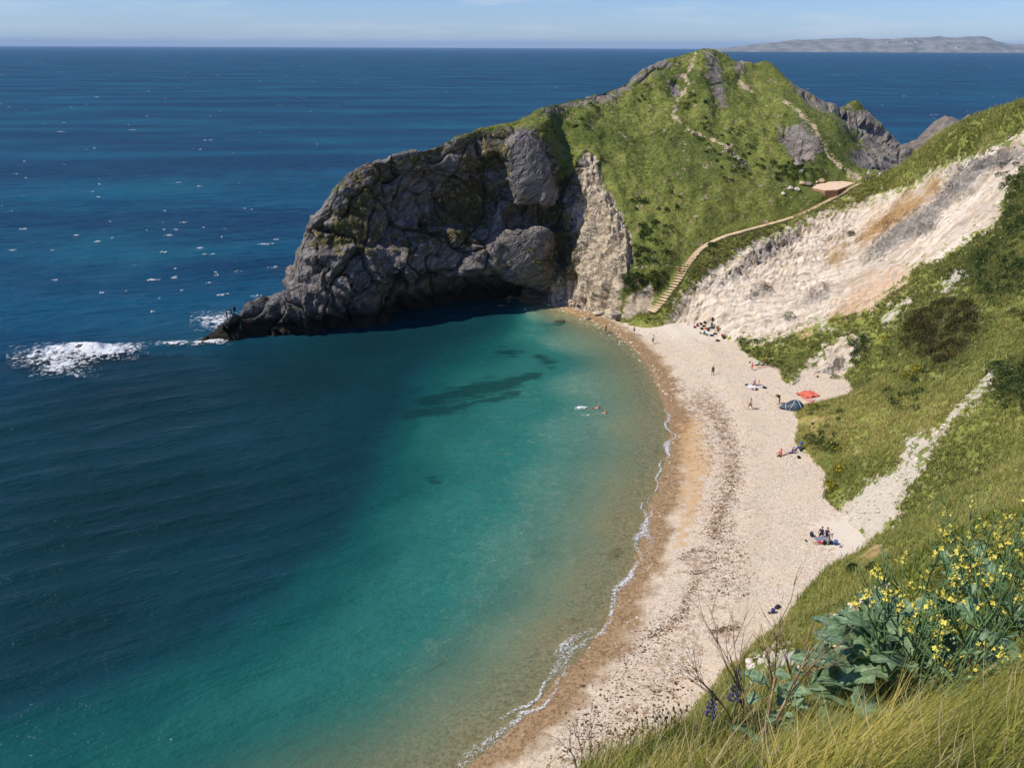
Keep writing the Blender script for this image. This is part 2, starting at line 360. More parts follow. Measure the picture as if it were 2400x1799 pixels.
nearp = np.array(nearp); NEAR = TPS(nearp[:, :2], nearp[:, 2], 0.01)
def hill_z(xy):
    r = np.hypot(xy[:, 0], xy[:, 1]); w = sstep(7.5, 15, r); z = np.empty(len(xy))
    a = w > 0; z[a] = FAR(xy[a]); b = w < 1
    zn = NEAR(xy[b]); z[b] = np.where(a[b], z[b], 0) * w[b] + zn * (1 - w[b]) if b.any() else 0
    return z

PL = {}
PL['chalk'] = [[(1560, 748), (1573, 738), (1606, 690), (1663, 634), (1728, 593), (1785, 562), (1866, 530), (1919, 500), (1956, 496), (2004, 480), (2070, 456), (2135, 438), (2175, 410), (2224, 385), (2273, 372), (2354, 337), (2420, 300), (2420, 381), (2367, 418), (2354, 463), (2334, 528), (2297, 540), (2253, 581), (2192, 609), (2135, 625), (2127, 662), (2070, 691), (2041, 723), (1948, 743), (1866, 780), (1805, 800), (1752, 796), (1728, 806), (1640, 790), (1560, 760)],
               [(1840, 912), (1880, 870), (1911, 838), (1968, 796), (2017, 792), (2019, 825), (1985, 868), (1965, 905), (1920, 930), (1870, 925)]]
PL['spots'] = [[(2062, 745), (2106, 717), (2098, 748), (2075, 760)], [(2200, 660), (2265, 632), (2252, 655), (2215, 672)], [(2118, 712), (2138, 700), (2136, 716)], [(1905, 770), (1945, 752), (1940, 768)], [(2190, 690), (2230, 676), (2222, 690)],
               [(2335, 862), (2300, 893), (2230, 972), (2190, 1016), (2140, 1064), (2090, 1104), (2040, 1146), (1990, 1190), (1960, 1232), (2035, 1222), (2025, 1262), (2062, 1246), (2092, 1186), (2132, 1134), (2168, 1082), (2204, 1024), (2254, 962), (2324, 905)],
               [(1975, 1195), (2040, 1130), (2105, 1105), (2125, 1145), (2085, 1235), (2030, 1268), (1985, 1245)], [(2120, 1030), (2160, 1010), (2150, 1050), (2115, 1070)],
               [(2395, 1130), (2410, 1128), (2410, 1140)], [(1735, 1560), (1790, 1530), (1800, 1575), (1740, 1640), (1700, 1640)], [(1800, 1540), (1850, 1500), (1870, 1540), (1830, 1570)], [(1940, 1470), (2010, 1430), (2010, 1500), (1960, 1545)]]
PL['grey'] = [[(1675, 668), (1744, 609), (1809, 560), (1866, 542), (1876, 560), (1809, 595), (1744, 636), (1679, 672)],
              [(2017, 611), (2060, 560), (2102, 526), (2167, 487), (2200, 455), (2244, 406), (2273, 379), (2346, 359), (2391, 352), (2400, 372), (2375, 383), (2305, 408), (2273, 448), (2216, 489), (2183, 546), (2135, 558), (2070, 603), (2025, 619)],
              [(1860, 720), (1900, 690), (1935, 668), (1940, 690), (1890, 715)], [(1745, 700), (1790, 672), (1800, 684), (1760, 704)], [(1905, 880), (1960, 845), (1985, 850), (1930, 905), (1890, 915)]]
PL['ochre'] = [[(2127, 455), (2162, 459), (2162, 482), (2110, 530), (2029, 571), (2007, 566), (2041, 520), (2094, 479)], [(1950, 590), (1985, 575), (1960, 615), (1940, 620)], [(2170, 440), (2195, 420), (2205, 440), (2180, 470)]]
PL['orange'] = [[(1955, 733), (1988, 691), (2045, 650), (2118, 632), (2133, 658), (2070, 697), (2029, 729), (1955, 745)], [(2070, 1272), (2005, 1306), (2026, 1335), (2068, 1295)], [(1870, 790), (1900, 770), (1910, 780), (1880, 800)], [(1850, 990), (1900, 975), (1940, 985), (1900, 1000)], [(1800, 885), (1830, 880), (1830, 895), (1805, 900)]]
PL['scrub'] = [[(2171, 707), (2273, 690), (2313, 747), (2290, 788), (2273, 857), (2171, 857), (2096, 808), (2125, 747)], [(2330, 390), (2420, 380), (2420, 560), (2350, 560), (2360, 470)], [(2180, 640), (2300, 590), (2420, 590), (2420, 700), (2300, 700)], [(2310, 860), (2420, 840), (2420, 960), (2350, 960)]]
PL['brown'] = [[(2165, 715), (2270, 700), (2300, 750), (2270, 800), (2250, 850), (2180, 850), (2110, 805), (2130, 760)]]
def masks(q, name, soft):
    r = np.zeros(len(q))
    for p in PL[name]: r = np.maximum(r, poly_mask(q, p, soft))
    return r

def mat_land(name, FA):
    m = NT(name); n1 = m.noise(0.55, 6, .6); n2 = m.noise(2.6, 6, .65); n3 = m.noise(11, 4, .7); big = m.noise(0.09, 4)
    g = m.mix(m.rng(n1, .3, .7), srgb('667334'), srgb('8d9448')); g = m.mix(m.rng(n2, .42, .7), g, srgb('a5a058')); g = m.mix(m.rng(big, .45, .7, 0, .6), g, srgb('3f5227'))
    g = m.mix(m.math('MULTIPLY', m.rng(n3, .5, .75), .5), g, srgb('3a4a22'))
    g = m.mix(m.edge(m.attr('scrub'), n1, .9, .2), g, m.mix(n2, srgb('27351a'), srgb('4a5a2b')))
    g = m.mix(m.edge(m.attr('brown'), n1, .9, .25), g, m.mix(n2, srgb('3d3322'), srgb('57502f')))
    st = m.mapping((0.09, .75, .02), (0, 0, FA)); sn = m.noise(1.0, 8, .72, vec=st, dist=.15); st2 = m.mapping((0.35, 2.0, .06), (0, 0, FA)); sn2 = m.noise(1.0, 8, .75, vec=st2, dist=.2); nE0 = m.noise(.16, 5, .6)
    ch = m.mix(m.rng(sn, .34, .62), srgb('b3a390'), srgb('e6d8c6')); ch = m.mix(m.rng(n1, .48, .72, 0, .6), ch, srgb('cbb08c')); ch = m.mix(m.math('MULTIPLY', m.rng(sn2, .54, .64), m.rng(nE0, .42, .6)), ch, srgb('8a7d6e')); ch = m.mix(m.rng(n2, .58, .72, 0, .45), ch, srgb('9b8d7c')); ch = m.mix(m.rng(sn2, .25, .42, .5, 0), ch, srgb('ece1d2'))
    vz = m.voronoi(0.9, feature='DISTANCE_TO_EDGE'); gr = m.mix(m.rng(n2, .3, .7), srgb('66625f'), srgb('a8a198')); gr = m.mix(m.rng(vz, 0.0, .09, .7, 0), gr, srgb('4a4642'))
    oc = m.mix(m.rng(n2, .3, .7), srgb('7d5b2b'), srgb('bd9455')); og = m.mix(m.rng(n2, .3, .7), srgb('b07c4e'), srgb('d8b48c'))
    rk = m.attr('chalk'); nE = m.noise(.9, 8, .72); nS = m.math('ADD', m.math('MULTIPLY', sn2, .6), m.math('MULTIPLY', n2, .4))
    c = m.mix(m.edge(rk, nE, 1.1, .07), g, ch)
    c = m.mix(m.math('MULTIPLY', m.edge(m.attr('spots'), nE, 1.25, .10), .92), c, m.mix(n2, srgb('b3a595'), srgb('e2d8cb')))
    c = m.mix(m.math('MULTIPLY', m.edge(m.attr('orange'), nE, 1.1, .4), .6), c, og)
    c = m.mix(m.math('MULTIPLY', m.edge(m.attr('ochre'), nS, .9, .35), .85), c, oc); c = m.mix(m.math('MULTIPLY', m.edge(m.attr('grey'), nS, .9, .22), .85), c, gr)
    c = m.mix(m.edge(m.attr('path'), n2, .7, .1), c, m.mix(n2, srgb('b89a78'), srgb('dcc6a8')))
    b1 = m.bump(n2, .5, .35); b2 = m.bump(n3, .6, .08, b1); b3 = m.bump(sn2, .4, .3, b2)
    return m.done(c, .93, .12, b3)
gxx = (FAR(np.array([[62., 138.], [58., 130.], [66., 146.]])) * 0); _e = .5; _c0 = np.array([[60., 138.], [56., 130.], [66., 147.], [70., 140.]]); FALLV = np.array([(FAR(_c0 + [_e, 0]) - FAR(_c0 - [_e, 0])).mean(), (FAR(_c0 + [0, _e]) - FAR(_c0 - [0, _e])).mean()]); FALL = math.atan2(FALLV[1], FALLV[0]); print('fall', math.degrees(FALL))
M_HILL = mat_land('hillside_ground', FALL)

def hill_detail(V, q):
    ch = np.maximum(masks(q, 'chalk', 12), 0); gy = masks(q, 'grey', 8); sp = masks(q, 'spots', 10); oc = masks(q, 'ochre', 10); sc = masks(q, 'scrub', 20)
    a = FALL; al = V[:, 0] * math.cos(a) + V[:, 1] * math.sin(a); ac = -V[:, 0] * math.sin(a) + V[:, 1] * math.cos(a)
    gul = ridged(np.c_[al * .06, ac * .34 + 0.25 * vnoise(np.c_[al * .15, ac * .1, al * 0]), al * 0], 3, .45, 3) - .6
    f1, f2, cid = voro(np.c_[al * .32, ac * .62, V[:, 2] * .4] + .3 * fbm(V * .5, 2, seed=6)[:, None], 5)
    blk = (cid - .4) * 1.1 - .5 * np.exp(-((f2 - f1) / .09) ** 2)
    d = ch * (gul * 1.4 + .55 * blk * np.clip(fbm(V * .1, 2, seed=14) * 2.2 + .3, 0, 1) + .25 * (ridged(np.c_[al * .14, ac * .9, V[:, 2] * .02], 3, .6, 13) - .6) + .8 * fbm(V * 1.0, 4, .6, seed=8)) + gy * (blk * 1.9 + .7) + oc * (gul * 2.2 + .5 * blk) + sp * (.35 * blk + .1)
    gs = (1 - ch) * (1 - sp)
    d = d + gs * (.55 * fbm(V * .22, 3, seed=21) + .22 * fbm(V * .9, 3, seed=22)) + sc * (1 - ch) * (.5 + .6 * fbm(V * .6, 3, seed=23))
    return d
hx = np.arange(-30, 118, 0.5); hy = np.arange(-30, 196, 0.5)
GX, GY = np.meshgrid(hx, hy, indexing='ij'); xy = np.c_[GX.ravel(), GY.ravel()]; r = np.hypot(xy[:, 0], xy[:, 1])
# the cells worth building: not far below the beach, not the far side, not under the foreground sheet
HZ = hill_z(xy); inl = toe_d(xy)
STEP_XY = [PY(a, b, Y).xy for a, b, Y in [(1525, 733, 147), (1580, 668, 150), (1604, 624, 152.5), (1634, 589, 156), (1688, 559, 160), (1743, 543, 162), (1824, 521, 165), (1905, 489, 168), (1960, 461, 170), (2014, 429, 172)]] + [Vector((80, 186)), Vector((86, 200))]
STEP_Z = np.array([PY(a, b, Y).z for a, b, Y in [(1525, 733, 147), (1580, 668, 150), (1604, 624, 152.5), (1634, 589, 156), (1688, 559, 160), (1743, 543, 162), (1824, 521, 165), (1905, 489, 168), (1960, 461, 170), (2014, 429, 172)]] + [16., 5.])
STEP_XY = np.array([tuple(p) for p in STEP_XY]); ds, sarg, _ = seg_dist(xy, STEP_XY); ss = np.where(inside(xy, np.r_[STEP_XY, [(60., 260.), (-60., 260.), (-60., 147.)]]), 1, -1)
okc = (inl > -7) & (r > 10.0) & ~((ss > 0) & (ds > 3.0) & (xy[:, 1] > 128)) & (xy[:, 0] < 0.62 * xy[:, 1] + 34)
HF = grid_faces(len(hx), len(hy)); HF = HF[okc[HF].all(1)]
HV = np.c_[xy, HZ]; HQ = project(HV); r3 = sstep(11, 16, r)
det = hill_detail(HV, HQ)
GZ = HZ.reshape(GX.shape); gx, gy = np.gradient(GZ, .5); N = np.stack([-gx, -gy, np.ones_like(gx)], 2); N /= np.linalg.norm(N, axis=2, keepdims=True); N = N.reshape(-1, 3)
damp = np.where(ss > 0, sstep(2.5, 0.5, ds), 1.0) * sstep(0.0, 2.2, ds)          # calm beside the steps
HV = HV + N * (det * r3 * np.where(xy[:, 1] > 128, damp, 1))[:, None]; HV[:, 2] -= 0.5 * (1 - sstep(10.5, 14, r)); wst_ = np.where(xy[:, 1] > 128, sstep(4.5, 1.1, ds), 0) * (sarg < 9); HV[:, 2] = HV[:, 2] * (1 - wst_) + wst_ * (np.interp(sarg, np.arange(len(STEP_Z)), STEP_Z) - .20)
keep = np.zeros(len(HV), bool); keep[HF.ravel()] = True; rm = np.cumsum(keep) - 1; HV = HV[keep]; HF = rm[HF]; HN = N[keep]; HQ = project(HV)
me = np_mesh('hillside', HV, HF)
HM = {k: masks(HQ, k, s) for k, s in (('chalk', 26), ('spots', 26), ('grey', 22), ('ochre', 24), ('orange', 30), ('scrub', 34), ('brown', 20))}
for k, v in HM.items(): attr(me, k, v)
attr(me, 'path', line_mask(HQ, [(1560, 742), (1610, 690), (1640, 640)], 3, 4) * 0)
me.polygons.foreach_set('use_smooth', ~(np.maximum(HM['chalk'], HM['spots'])[HF].mean(1) > .5)); me.update()
hillside = tag(link('hillside', me, M_HILL), kind='structure')
# foreground sheet under the camera
nr, na = 150, 420; rr = 0.12 * (15.5 / 0.12) ** np.linspace(0, 1, nr); aa = np.r_[np.linspace(R_(-50), R_(75), 280), np.linspace(R_(75), R_(310), 141)[1:]]
RR, AA = np.meshgrid(rr, aa, indexing='ij'); FV = np.c_[(RR * np.sin(AA)).ravel(), (RR * np.cos(AA)).ravel()]
fz = hill_z(FV); FV = np.c_[FV, fz]; fr = RR.ravel()
FV[:, 2] += (.10 * fbm(FV * .9, 3, seed=31) + .04 * fbm(FV * 4, 3, seed=32)) * sstep(.7, 2, fr) * 1.0 + sstep(9, 14, fr) * .3 * fbm(FV * .5, 3, seed=33)
FV[:, 2] -= sstep(13, 15.5, fr) * .6
FF = grid_faces(nr, na)[:, ::-1]; me = np_mesh('foreground_bank', FV, FF); fq = project(FV)
for k, s in (('chalk', 12), ('spots', 14), ('grey', 14), ('ochre', 14), ('orange', 16), ('scrub', 24), ('brown', 20)): attr(me, k, masks(fq, k, s) if k == 'spots' else (sstep(9, 5, fr) * .55 if k == 'brown' else np.zeros(len(FV))))
attr(me, 'path', np.zeros(len(FV)))
bank = tag(link('foreground_bank', me, M_HILL), kind='structure')

# ================================================================ HEADLAND
# columns: front points (photo x, photo y, depth) from the foot to the crest, then the far side
def F_(*a): return [PY(*p) for p in a]
cols = [
 (F_((462, 806, 136.5), (463, 805, 136.6), (464, 804, 136.7), (466, 803, 136.9), (468, 801, 137.2)), None),
 (F_((512, 800, 137.6), (514, 794, 137.8), (516, 785, 138.2), (518, 776, 138.8), (522, 764, 139.6)), None),
 (F_((565, 796, 138.7), (566, 785, 138.9), (568, 770, 139.4), (570, 755, 140.2), (572, 742, 141.2)), None),
 (F_((625, 791, 140.0), (624, 770, 140.1), (622, 745, 140.6), (616, 722, 141.8), (607, 713, 143.5)), None),
 (F_((690, 788, 141.0), (690, 760, 140.8), (690, 730, 141.2), (686, 705, 142.2), (676, 690, 144.0)), None),
 (F_((755, 783, 142.0), (750, 745, 141.6), (740, 710, 142.2), (722, 675, 143.5), (696, 650, 145.2)), None),
 (F_((800, 780, 143.0), (792, 735, 142.6), (780, 690, 142.8), (745, 630, 144.2), (708, 572, 146.5)), None),
 (F_((850, 776, 145.0), (845, 725, 144.5), (835, 660, 144.0), (805, 580, 146.0), (780, 530, 146.2), (753, 503, 147.4)), None),
 (F_((905, 770, 148.0), (900, 720, 147.0), (890, 650, 146.0), (870, 560, 147.6), (840, 460, 148.2), (812, 412, 149.4)), None),
 (F_((975, 760, 152.5), (970, 700, 151.5), (960, 640, 148.5), (950, 560, 150.4), (930, 460, 151.4), (900, 370, 152.6)), None),
 (F_((1050, 750, 156.5), (1050, 690, 156.0), (1045, 635, 152.0), (1040, 560, 154.5), (1030, 480, 157.6), (1010, 400, 155.6), (1000, 349, 157.4)), None),
 (F_((1130, 738, 160.0), (1130, 680, 160.0), (1130, 635, 156.0), (1130, 560, 157.5), (1125, 490, 161.5), (1115, 400, 159.4), (1100, 314, 162.5)), None),
 (F_((1205, 722, 161.5), (1205, 680, 161.0), (1205, 640, 157.5), (1210, 550, 159.0), (1210, 515, 163.0), (1215, 470, 161.0), (1215, 330, 164.0), (1208, 285, 173.0)), None),
 (F_((1262, 710, 162.5), (1262, 670, 161.0), (1262, 620, 158.8), (1265, 545, 160.0), (1268, 515, 164.0), (1268, 470, 162.0), (1262, 330, 166.0), (1268, 254, 180.0)), None),
 (F_((1300, 702, 161.0), (1300, 660, 162.0), (1305, 600, 163.5), (1315, 520, 165.5), (1320, 440, 169.0), (1318, 350, 175.0), (1320, 240, 186.0)), None),
 (F_((1352, 708, 158.0), (1352, 650, 160.0), (1358, 560, 163.0), (1365, 470, 166.5), (1372, 380, 171.0), (1375, 300, 179.0), (1378, 226, 190.0)), None),
 (F_((1412, 724, 153.0), (1412, 670, 154.5), (1415, 600, 157.0), (1418, 520, 160.0), (1425, 450, 165.0), (1430, 350, 175.5), (1435, 270, 185.0), (1444, 205, 194.0)), None),
 (F_((1462, 742, 148.0), (1462, 700, 149.5), (1468, 640, 151.5), (1475, 560, 156.0), (1485, 480, 163.0), (1490, 360, 176.0), (1500, 250, 189.0), (1510, 167, 198.5)), None),
 (F_((1525, 737, 146.8), (1527, 700, 148.8), (1532, 640, 151.5), (1540, 560, 156.5), (1550, 470, 164.5), (1555, 350, 177.5), (1560, 230, 192.0), (1565, 140, 201.5)), None),
 (F_((1582, 668, 150.0), (1584, 630, 152.5), (1588, 560, 157.5), (1595, 470, 165.0), (1602, 370, 176.0), (1610, 250, 190.0), (1622, 127, 204.5)), None),
 (F_((1634, 590, 156.0), (1636, 560, 158.0), (1640, 500, 163.0), (1645, 420, 171.0), (1650, 320, 182.0), (1655, 220, 193.5), (1663, 118, 205.5)), None),
 (F_((1690, 559, 160.0), (1692, 530, 162.0), (1696, 470, 167.0), (1700, 390, 175.0), (1702, 300, 185.5), (1702, 220, 195.0), (1700, 126, 206.5)), None),
 (F_((1745, 543, 162.0), (1745, 515, 164.0), (1745, 460, 168.5), (1745, 390, 176.0), (1742, 310, 185.0), (1735, 230, 195.5), (1728, 150, 205.5)), F_((1740, 143, 210.0))),
 (F_((1824, 521, 165.0), (1820, 490, 167.0), (1815, 450, 170.0), (1808, 390, 176.5), (1800, 320, 184.5), (1790, 250, 194.5), (1780, 205, 200.5)), F_((1788, 165, 206.0), (1795, 142, 209.0))),
 (F_((1880, 500, 167.3), (1875, 470, 169.3), (1868, 440, 171.5), (1858, 390, 176.0), (1848, 330, 181.5), (1838, 270, 189.5), (1835, 238, 194.5)), F_((1845, 215, 200.0), (1852, 194, 203.0))),
 (F_((1925, 480, 168.8), (1922, 458, 170.0), (1918, 435, 172.0), (1910, 395, 175.0), (1895, 340, 180.0), (1880, 285, 187.0), (1873, 252, 192.0)), F_((1893, 245, 197.0), (1893, 232, 202.0), (1893, 216, 205.0))),
 (F_((1960, 461, 170.0), (1958, 445, 171.0), (1954, 425, 173.0), (1945, 395, 175.5), (1930, 355, 179.0), (1917, 315, 183.5), (1905, 286, 187.5)), F_((1935, 268, 194.0), (1940, 262, 203.0), (1950, 245, 206.0))),
 (F_((1990, 444, 171.0), (1988, 432, 172.0), (1984, 420, 173.0), (1975, 400, 175.0), (1962, 375, 177.5), (1948, 350, 180.0), (1935, 328, 182.5)), F_((1968, 295, 190.0), (1975, 288, 204.0), (1985, 262, 207.0), (1998, 240, 210.0))),
 (F_((2014, 429, 172.0), (2012, 424, 172.5), (2008, 418, 173.0), (2000, 408, 174.5), (1990, 396, 176.0), (1978, 384, 177.5), (1966, 374, 179.0)), F_((2000, 345, 187.0), (2010, 335, 202.0), (2030, 300, 206.0), (2038, 273, 209.0))),
 (F_((2040, 418, 174.0), (2039, 416, 174.3), (2038, 414, 174.6), (2032, 411, 175.3), (2024, 407, 176.3), (2015, 402, 177.3), (2005, 397, 178.5)), F_((2030, 375, 186.0), (2045, 360, 200.0), (2070, 335, 205.0), (2088, 318, 208.0))),
 (F_((2075, 408, 178.0), (2075, 407, 178.5), (2073, 406, 179.0), (2070, 405, 179.8), (2066, 404, 180.6), (2060, 403, 181.5), (2052, 402, 183.0)), F_((2080, 395, 188.0), (2095, 375, 200.0), (2122, 345, 205.0))),
 (F_((2110, 405, 186.0), (2110, 405, 186.5), (2110, 404, 187.0), (2109, 404, 187.5), (2108, 403, 188.0), (2107, 403, 189.0), (2105, 402, 190.0)), F_((2120, 400, 193.0), (2140, 390, 200.0), (2155, 385, 206.0))),
]
NF, NB, NU = 230, 70, 560
U, FR, BK = [], [], []
for ci, (f, b) in enumerate(cols):
    base = f[0]; f = [Vector((base.x, base.y - .6, base.z - 3.5))] + f; crest = f[-1]
    if b is None:
        away = Vector((-.35, .94, 0)) if ci > 11 else Vector((-.5, .87, 0)); hgt = max(crest.z, 0.5)
        b = [crest + away * (.12 * hgt) + Vector((0, 0, -.06 * hgt)), crest + away * (.45 * hgt) + Vector((0, 0, -.55 * hgt)), crest + away * (.7 * hgt) + Vector((0, 0, -hgt - 2))]
    else:
        b = list(b); e = b[-1]; b += [e + Vector((2, 5, -3)), e + Vector((6, 14, -e.z * .6)), e + Vector((8, 22, -e.z - 2))]
    b = [crest] + b
    for L, out, n in ((f, FR, NF), (b, BK, NB)):
        P = np.array([p[:] for p in L]); d = np.r_[0, np.cumsum(np.maximum(np.linalg.norm(np.diff(P, axis=0), axis=1), .02))]
        out.append(pchip(d / d[-1], P, np.linspace(0, 1, n)))
    U.append((base.x + crest.x) / 2)
CU = np.r_[0, np.cumsum([max(0.8, (FR[k + 1][NF // 2] - FR[k][NF // 2]).__abs__()[:2].sum() * .75) for k in range(len(cols) - 1)])]
A = np.concatenate([np.array(FR), np.array(BK)[:, 1:]], 1)                  # (ncol, rows, 3)
uq = np.linspace(0, CU[-1], NU)
G = pchip(CU, A.reshape(len(cols), -1), uq).reshape(NU, NF + NB - 1, 3)
for _ in range(2): G[1:-1] = .25 * G[:-2] + .5 * G[1:-1] + .25 * G[2:]
N = grid_normals(G); 
if N[NU // 2, NF // 2, 1] > 0: N = -N; FLIP = True
else: FLIP = False
V = G.reshape(-1, 3); q = project(V); Nf = N.reshape(-1, 3)
PL['cliff'] = [[(440, 815), (480, 795), (560, 735), (607, 705), (670, 680), (680, 640), (700, 560), (750, 495), (815, 400), (897, 360), (1000, 345), (1096, 318), (1206, 300), (1250, 300), (1285, 345), (1310, 415), (1345, 400), (1372, 355), (1400, 375), (1422, 450), (1452, 490), (1472, 540), (1482, 600), (1458, 690), (1450, 752), (440, 830)]]
PL['pale'] = [[(1375, 356), (1400, 375), (1420, 450), (1450, 490), (1470, 540), (1482, 600), (1458, 680), (1445, 745), (1280, 720), (1300, 665), (1335, 600), (1345, 540), (1345, 470), (1360, 420)], [(1450, 745), (1475, 690), (1525, 665), (1530, 700), (1520, 745)]]
PL['cveg'] = [[(897, 384), (917, 399), (880, 478), (860, 500), (892, 548), (872, 583), (748, 590), (728, 566), (773, 518), (823, 459), (877, 409)], [(1012, 498), (1061, 478), (1146, 440), (1176, 478), (1116, 528), (1046, 540), (1000, 523)],
              [(917, 563), (987, 540), (1116, 522), (1114, 580), (1007, 570), (947, 598)], [(1258, 296), (1295, 350), (1312, 405), (1352, 405), (1348, 460), (1312, 455), (1290, 420)], [(1283, 500), (1320, 476), (1328, 540), (1290, 542)],
              [(1312, 518), (1352, 548), (1352, 648), (1293, 655), (1303, 578)], [(1080, 360), (1180, 330), (1190, 400), (1150, 420), (1100, 400)], [(1255, 605), (1285, 610), (1290, 635), (1262, 628)], [(800, 430), (1096, 325), (1206, 300), (1206, 316), (1096, 345), (900, 395), (820, 445)]]
PL['rock2'] = [[(1851, 190), (1893, 214), (1950, 243), (2036, 272), (2150, 360), (2150, 420), (2050, 412), (2000, 385), (1990, 365), (2022, 345), (2008, 322), (1954, 274), (1900, 250), (1870, 222)], [(1265, 262), (1375, 222), (1444, 200), (1504, 160), (1560, 138), (1570, 152), (1500, 190), (1440, 230), (1380, 242), (1270, 275)],
               [(1655, 125), (1680, 135), (1695, 200), (1700, 250), (1685, 250), (1665, 190)], [(1830, 300), (1880, 292), (1915, 325), (1925, 365), (1895, 385), (1860, 370), (1840, 340), (1820, 330)], [(1570, 190), (1590, 185), (1595, 225), (1575, 225)], [(1725, 150), (1748, 136), (1745, 160), (1730, 170)]]
PATHS = [([(1629, 128), (1620, 160), (1600, 185), (1612, 205), (1590, 235), (1575, 275), (1600, 300), (1650, 322), (1690, 345)], 4.0), ([(1690, 343), (1712, 355), (1735, 380), (1750, 396)], 7.0),
         ([(1745, 142), (1736, 165), (1735, 185), (1748, 200), (1762, 213)], 6.0), ([(1838, 243), (1862, 255), (1880, 275), (1905, 295), (1922, 330), (1938, 362), (1960, 385), (1985, 402), (2012, 418)], 5.5), ([(1590, 627), (1520, 625), (1478, 623)], 2.5)]
hm = {k: masks(q, k, s) for k, s in (('cliff', 14), ('pale', 16), ('cveg', 24), ('rock2', 14))}
rowi = np.tile(np.arange(NF + NB - 1), NU); back = rowi > NF + 20
hm['rock2'] = np.maximum(hm['rock2'], np.where(np.repeat(uq < CU[13], NF + NB - 1) & (rowi > NF + 4), .9, 0))
pth = np.zeros(len(V))
for pts, w in PATHS: pth = np.maximum(pth, line_mask(q, pts, w * .55, 5))
pth[back] = 0
cl = np.maximum(hm['cliff'], hm['rock2']) ; pal = hm['pale']
leftm = sstep(1000, 880, q[:, 0]); hollow = poly_mask(q, [(915, 420), (1000, 385), (1150, 400), (1185, 480), (1120, 520), (1000, 520), (930, 570), (900, 500)], 45); hollow = np.maximum(hollow, .8 * poly_mask(q, [(1180, 490), (1305, 478), (1310, 535), (1190, 535)], 12)); hollow = np.maximum(hollow, poly_mask(q, [(930, 660), (1100, 650), (1180, 655), (1285, 690), (1290, 740), (930, 780)], 26))
slab = np.maximum(poly_mask(q, [(1205, 310), (1250, 305), (1275, 345), (1298, 440), (1300, 478), (1215, 485), (1190, 420), (1180, 360)], 10), poly_mask(q, [(1190, 560), (1230, 535), (1295, 540), (1300, 640), (1285, 690), (1180, 660), (1160, 630)], 10))
big = ridged(V * np.array([.055, .055, .10]), 3, .5, 41) - .62
f1, f2, cid = voro(V * np.array([.17, .17, .13]) + .45 * fbm(V * .2, 2, seed=43)[:, None], 42)
g1, g2, gid = voro(V * np.array([.75, .75, .55]) + .4 * fbm(V * .5, 2, seed=44)[:, None], 45)
rock = big * 5.5 + (cid - .5) * 2.6 - 1.0 * np.exp(-((f2 - f1) / .07) ** 2) + (gid - .5) * .35 * np.clip(fbm(V * .12, 2, seed=49) * 2 + .2, 0, 1) - .10 * np.exp(-((g2 - g1) / .05) ** 2) + leftm * 2.0 * (ridged(np.c_[V[:, :2] * .34, V[:, 2] * .07], 3, .55, 57) - .62) - 4.6 * hollow + 1.2 * (np.abs(((V @ np.array([.25, .1, .36]) + 1.4 * fbm(V * .1, 3, seed=50)) % 1.0) - .5) - .25) + .25 * fbm(V * 1.1, 3, seed=46)
rock = rock * (1 - .93 * slab) + slab * (.9 - .12 * np.exp(-((g2 - g1) / .05) ** 2) + .2 * fbm(V * .4, 2, seed=48))
flute = ridged(np.c_[V[:, 0] * .55 + .15 * V[:, 2] * .3, V[:, 1] * .25, V[:, 2] * .06], 3, .55, 47) - .6
soil = 1.5 * fbm(V * np.array([.14, .06, .05]), 3, seed=51) + .45 * fbm(V * .4, 3, seed=52) + .16 * fbm(V * 1.5, 3, seed=53)
foot = sstep(0, 14, rowi.astype(float))
D = cl * (1 - pal) * rock * np.where(hm['rock2'] > hm['cliff'], .55, 1) + pal * (flute * 3.6 + .8 * fbm(V * .7, 3, seed=58) + .3 * (gid - .5)) * 1.0 + (1 - cl) * soil
D = D + hm['cveg'] * .3 * fbm(V * 1.5, 2, seed=54)
edge_u = sstep(0, 14, np.repeat(np.arange(NU), NF + NB - 1).astype(float)); crestk = 1 - .45 * np.exp(-((rowi - NF) / 12.0) ** 2)
D *= (.35 + .65 * edge_u) * crestk
near_step = np.repeat(uq > CU[17], NF + NB - 1) & (rowi < 40); D = np.where(near_step, D * sstep(12, 40, rowi.astype(float)), D)
V = V + Nf * D[:, None]; V[:, 2] += np.where(pth > .5, -.08, 0)
PLAT = np.array([PY(*p)[:] for p in [(1904, 438, 171.0), (1934, 447, 169.5), (1963, 447, 169.5), (1981, 438, 170.6), (2004, 427, 172.4), (1975, 426, 173.4), (1945, 428, 173.4), (1915, 433, 172.4)]])
_pc = np.linalg.lstsq(np.c_[np.ones(8), PLAT[:, :2]], PLAT[:, 2], rcond=None)[0]; PLAT[:, 2] = np.c_[np.ones(8), PLAT[:, :2]] @ _pc
_w = np.clip(poly_mask(V[:, :2], PLAT[:, :2], 1.2) * 2, 0, 1); V[:, 2] -= _w * np.maximum(V[:, 2] - (np.c_[np.ones(len(V)), V[:, :2]] @ _pc) + .15, 0)      # levelled ground for the platform
HLF = grid_faces(NU, NF + NB - 1); HLF = HLF if FLIP else HLF[:, ::-1]
HLV = V; q = project(V)
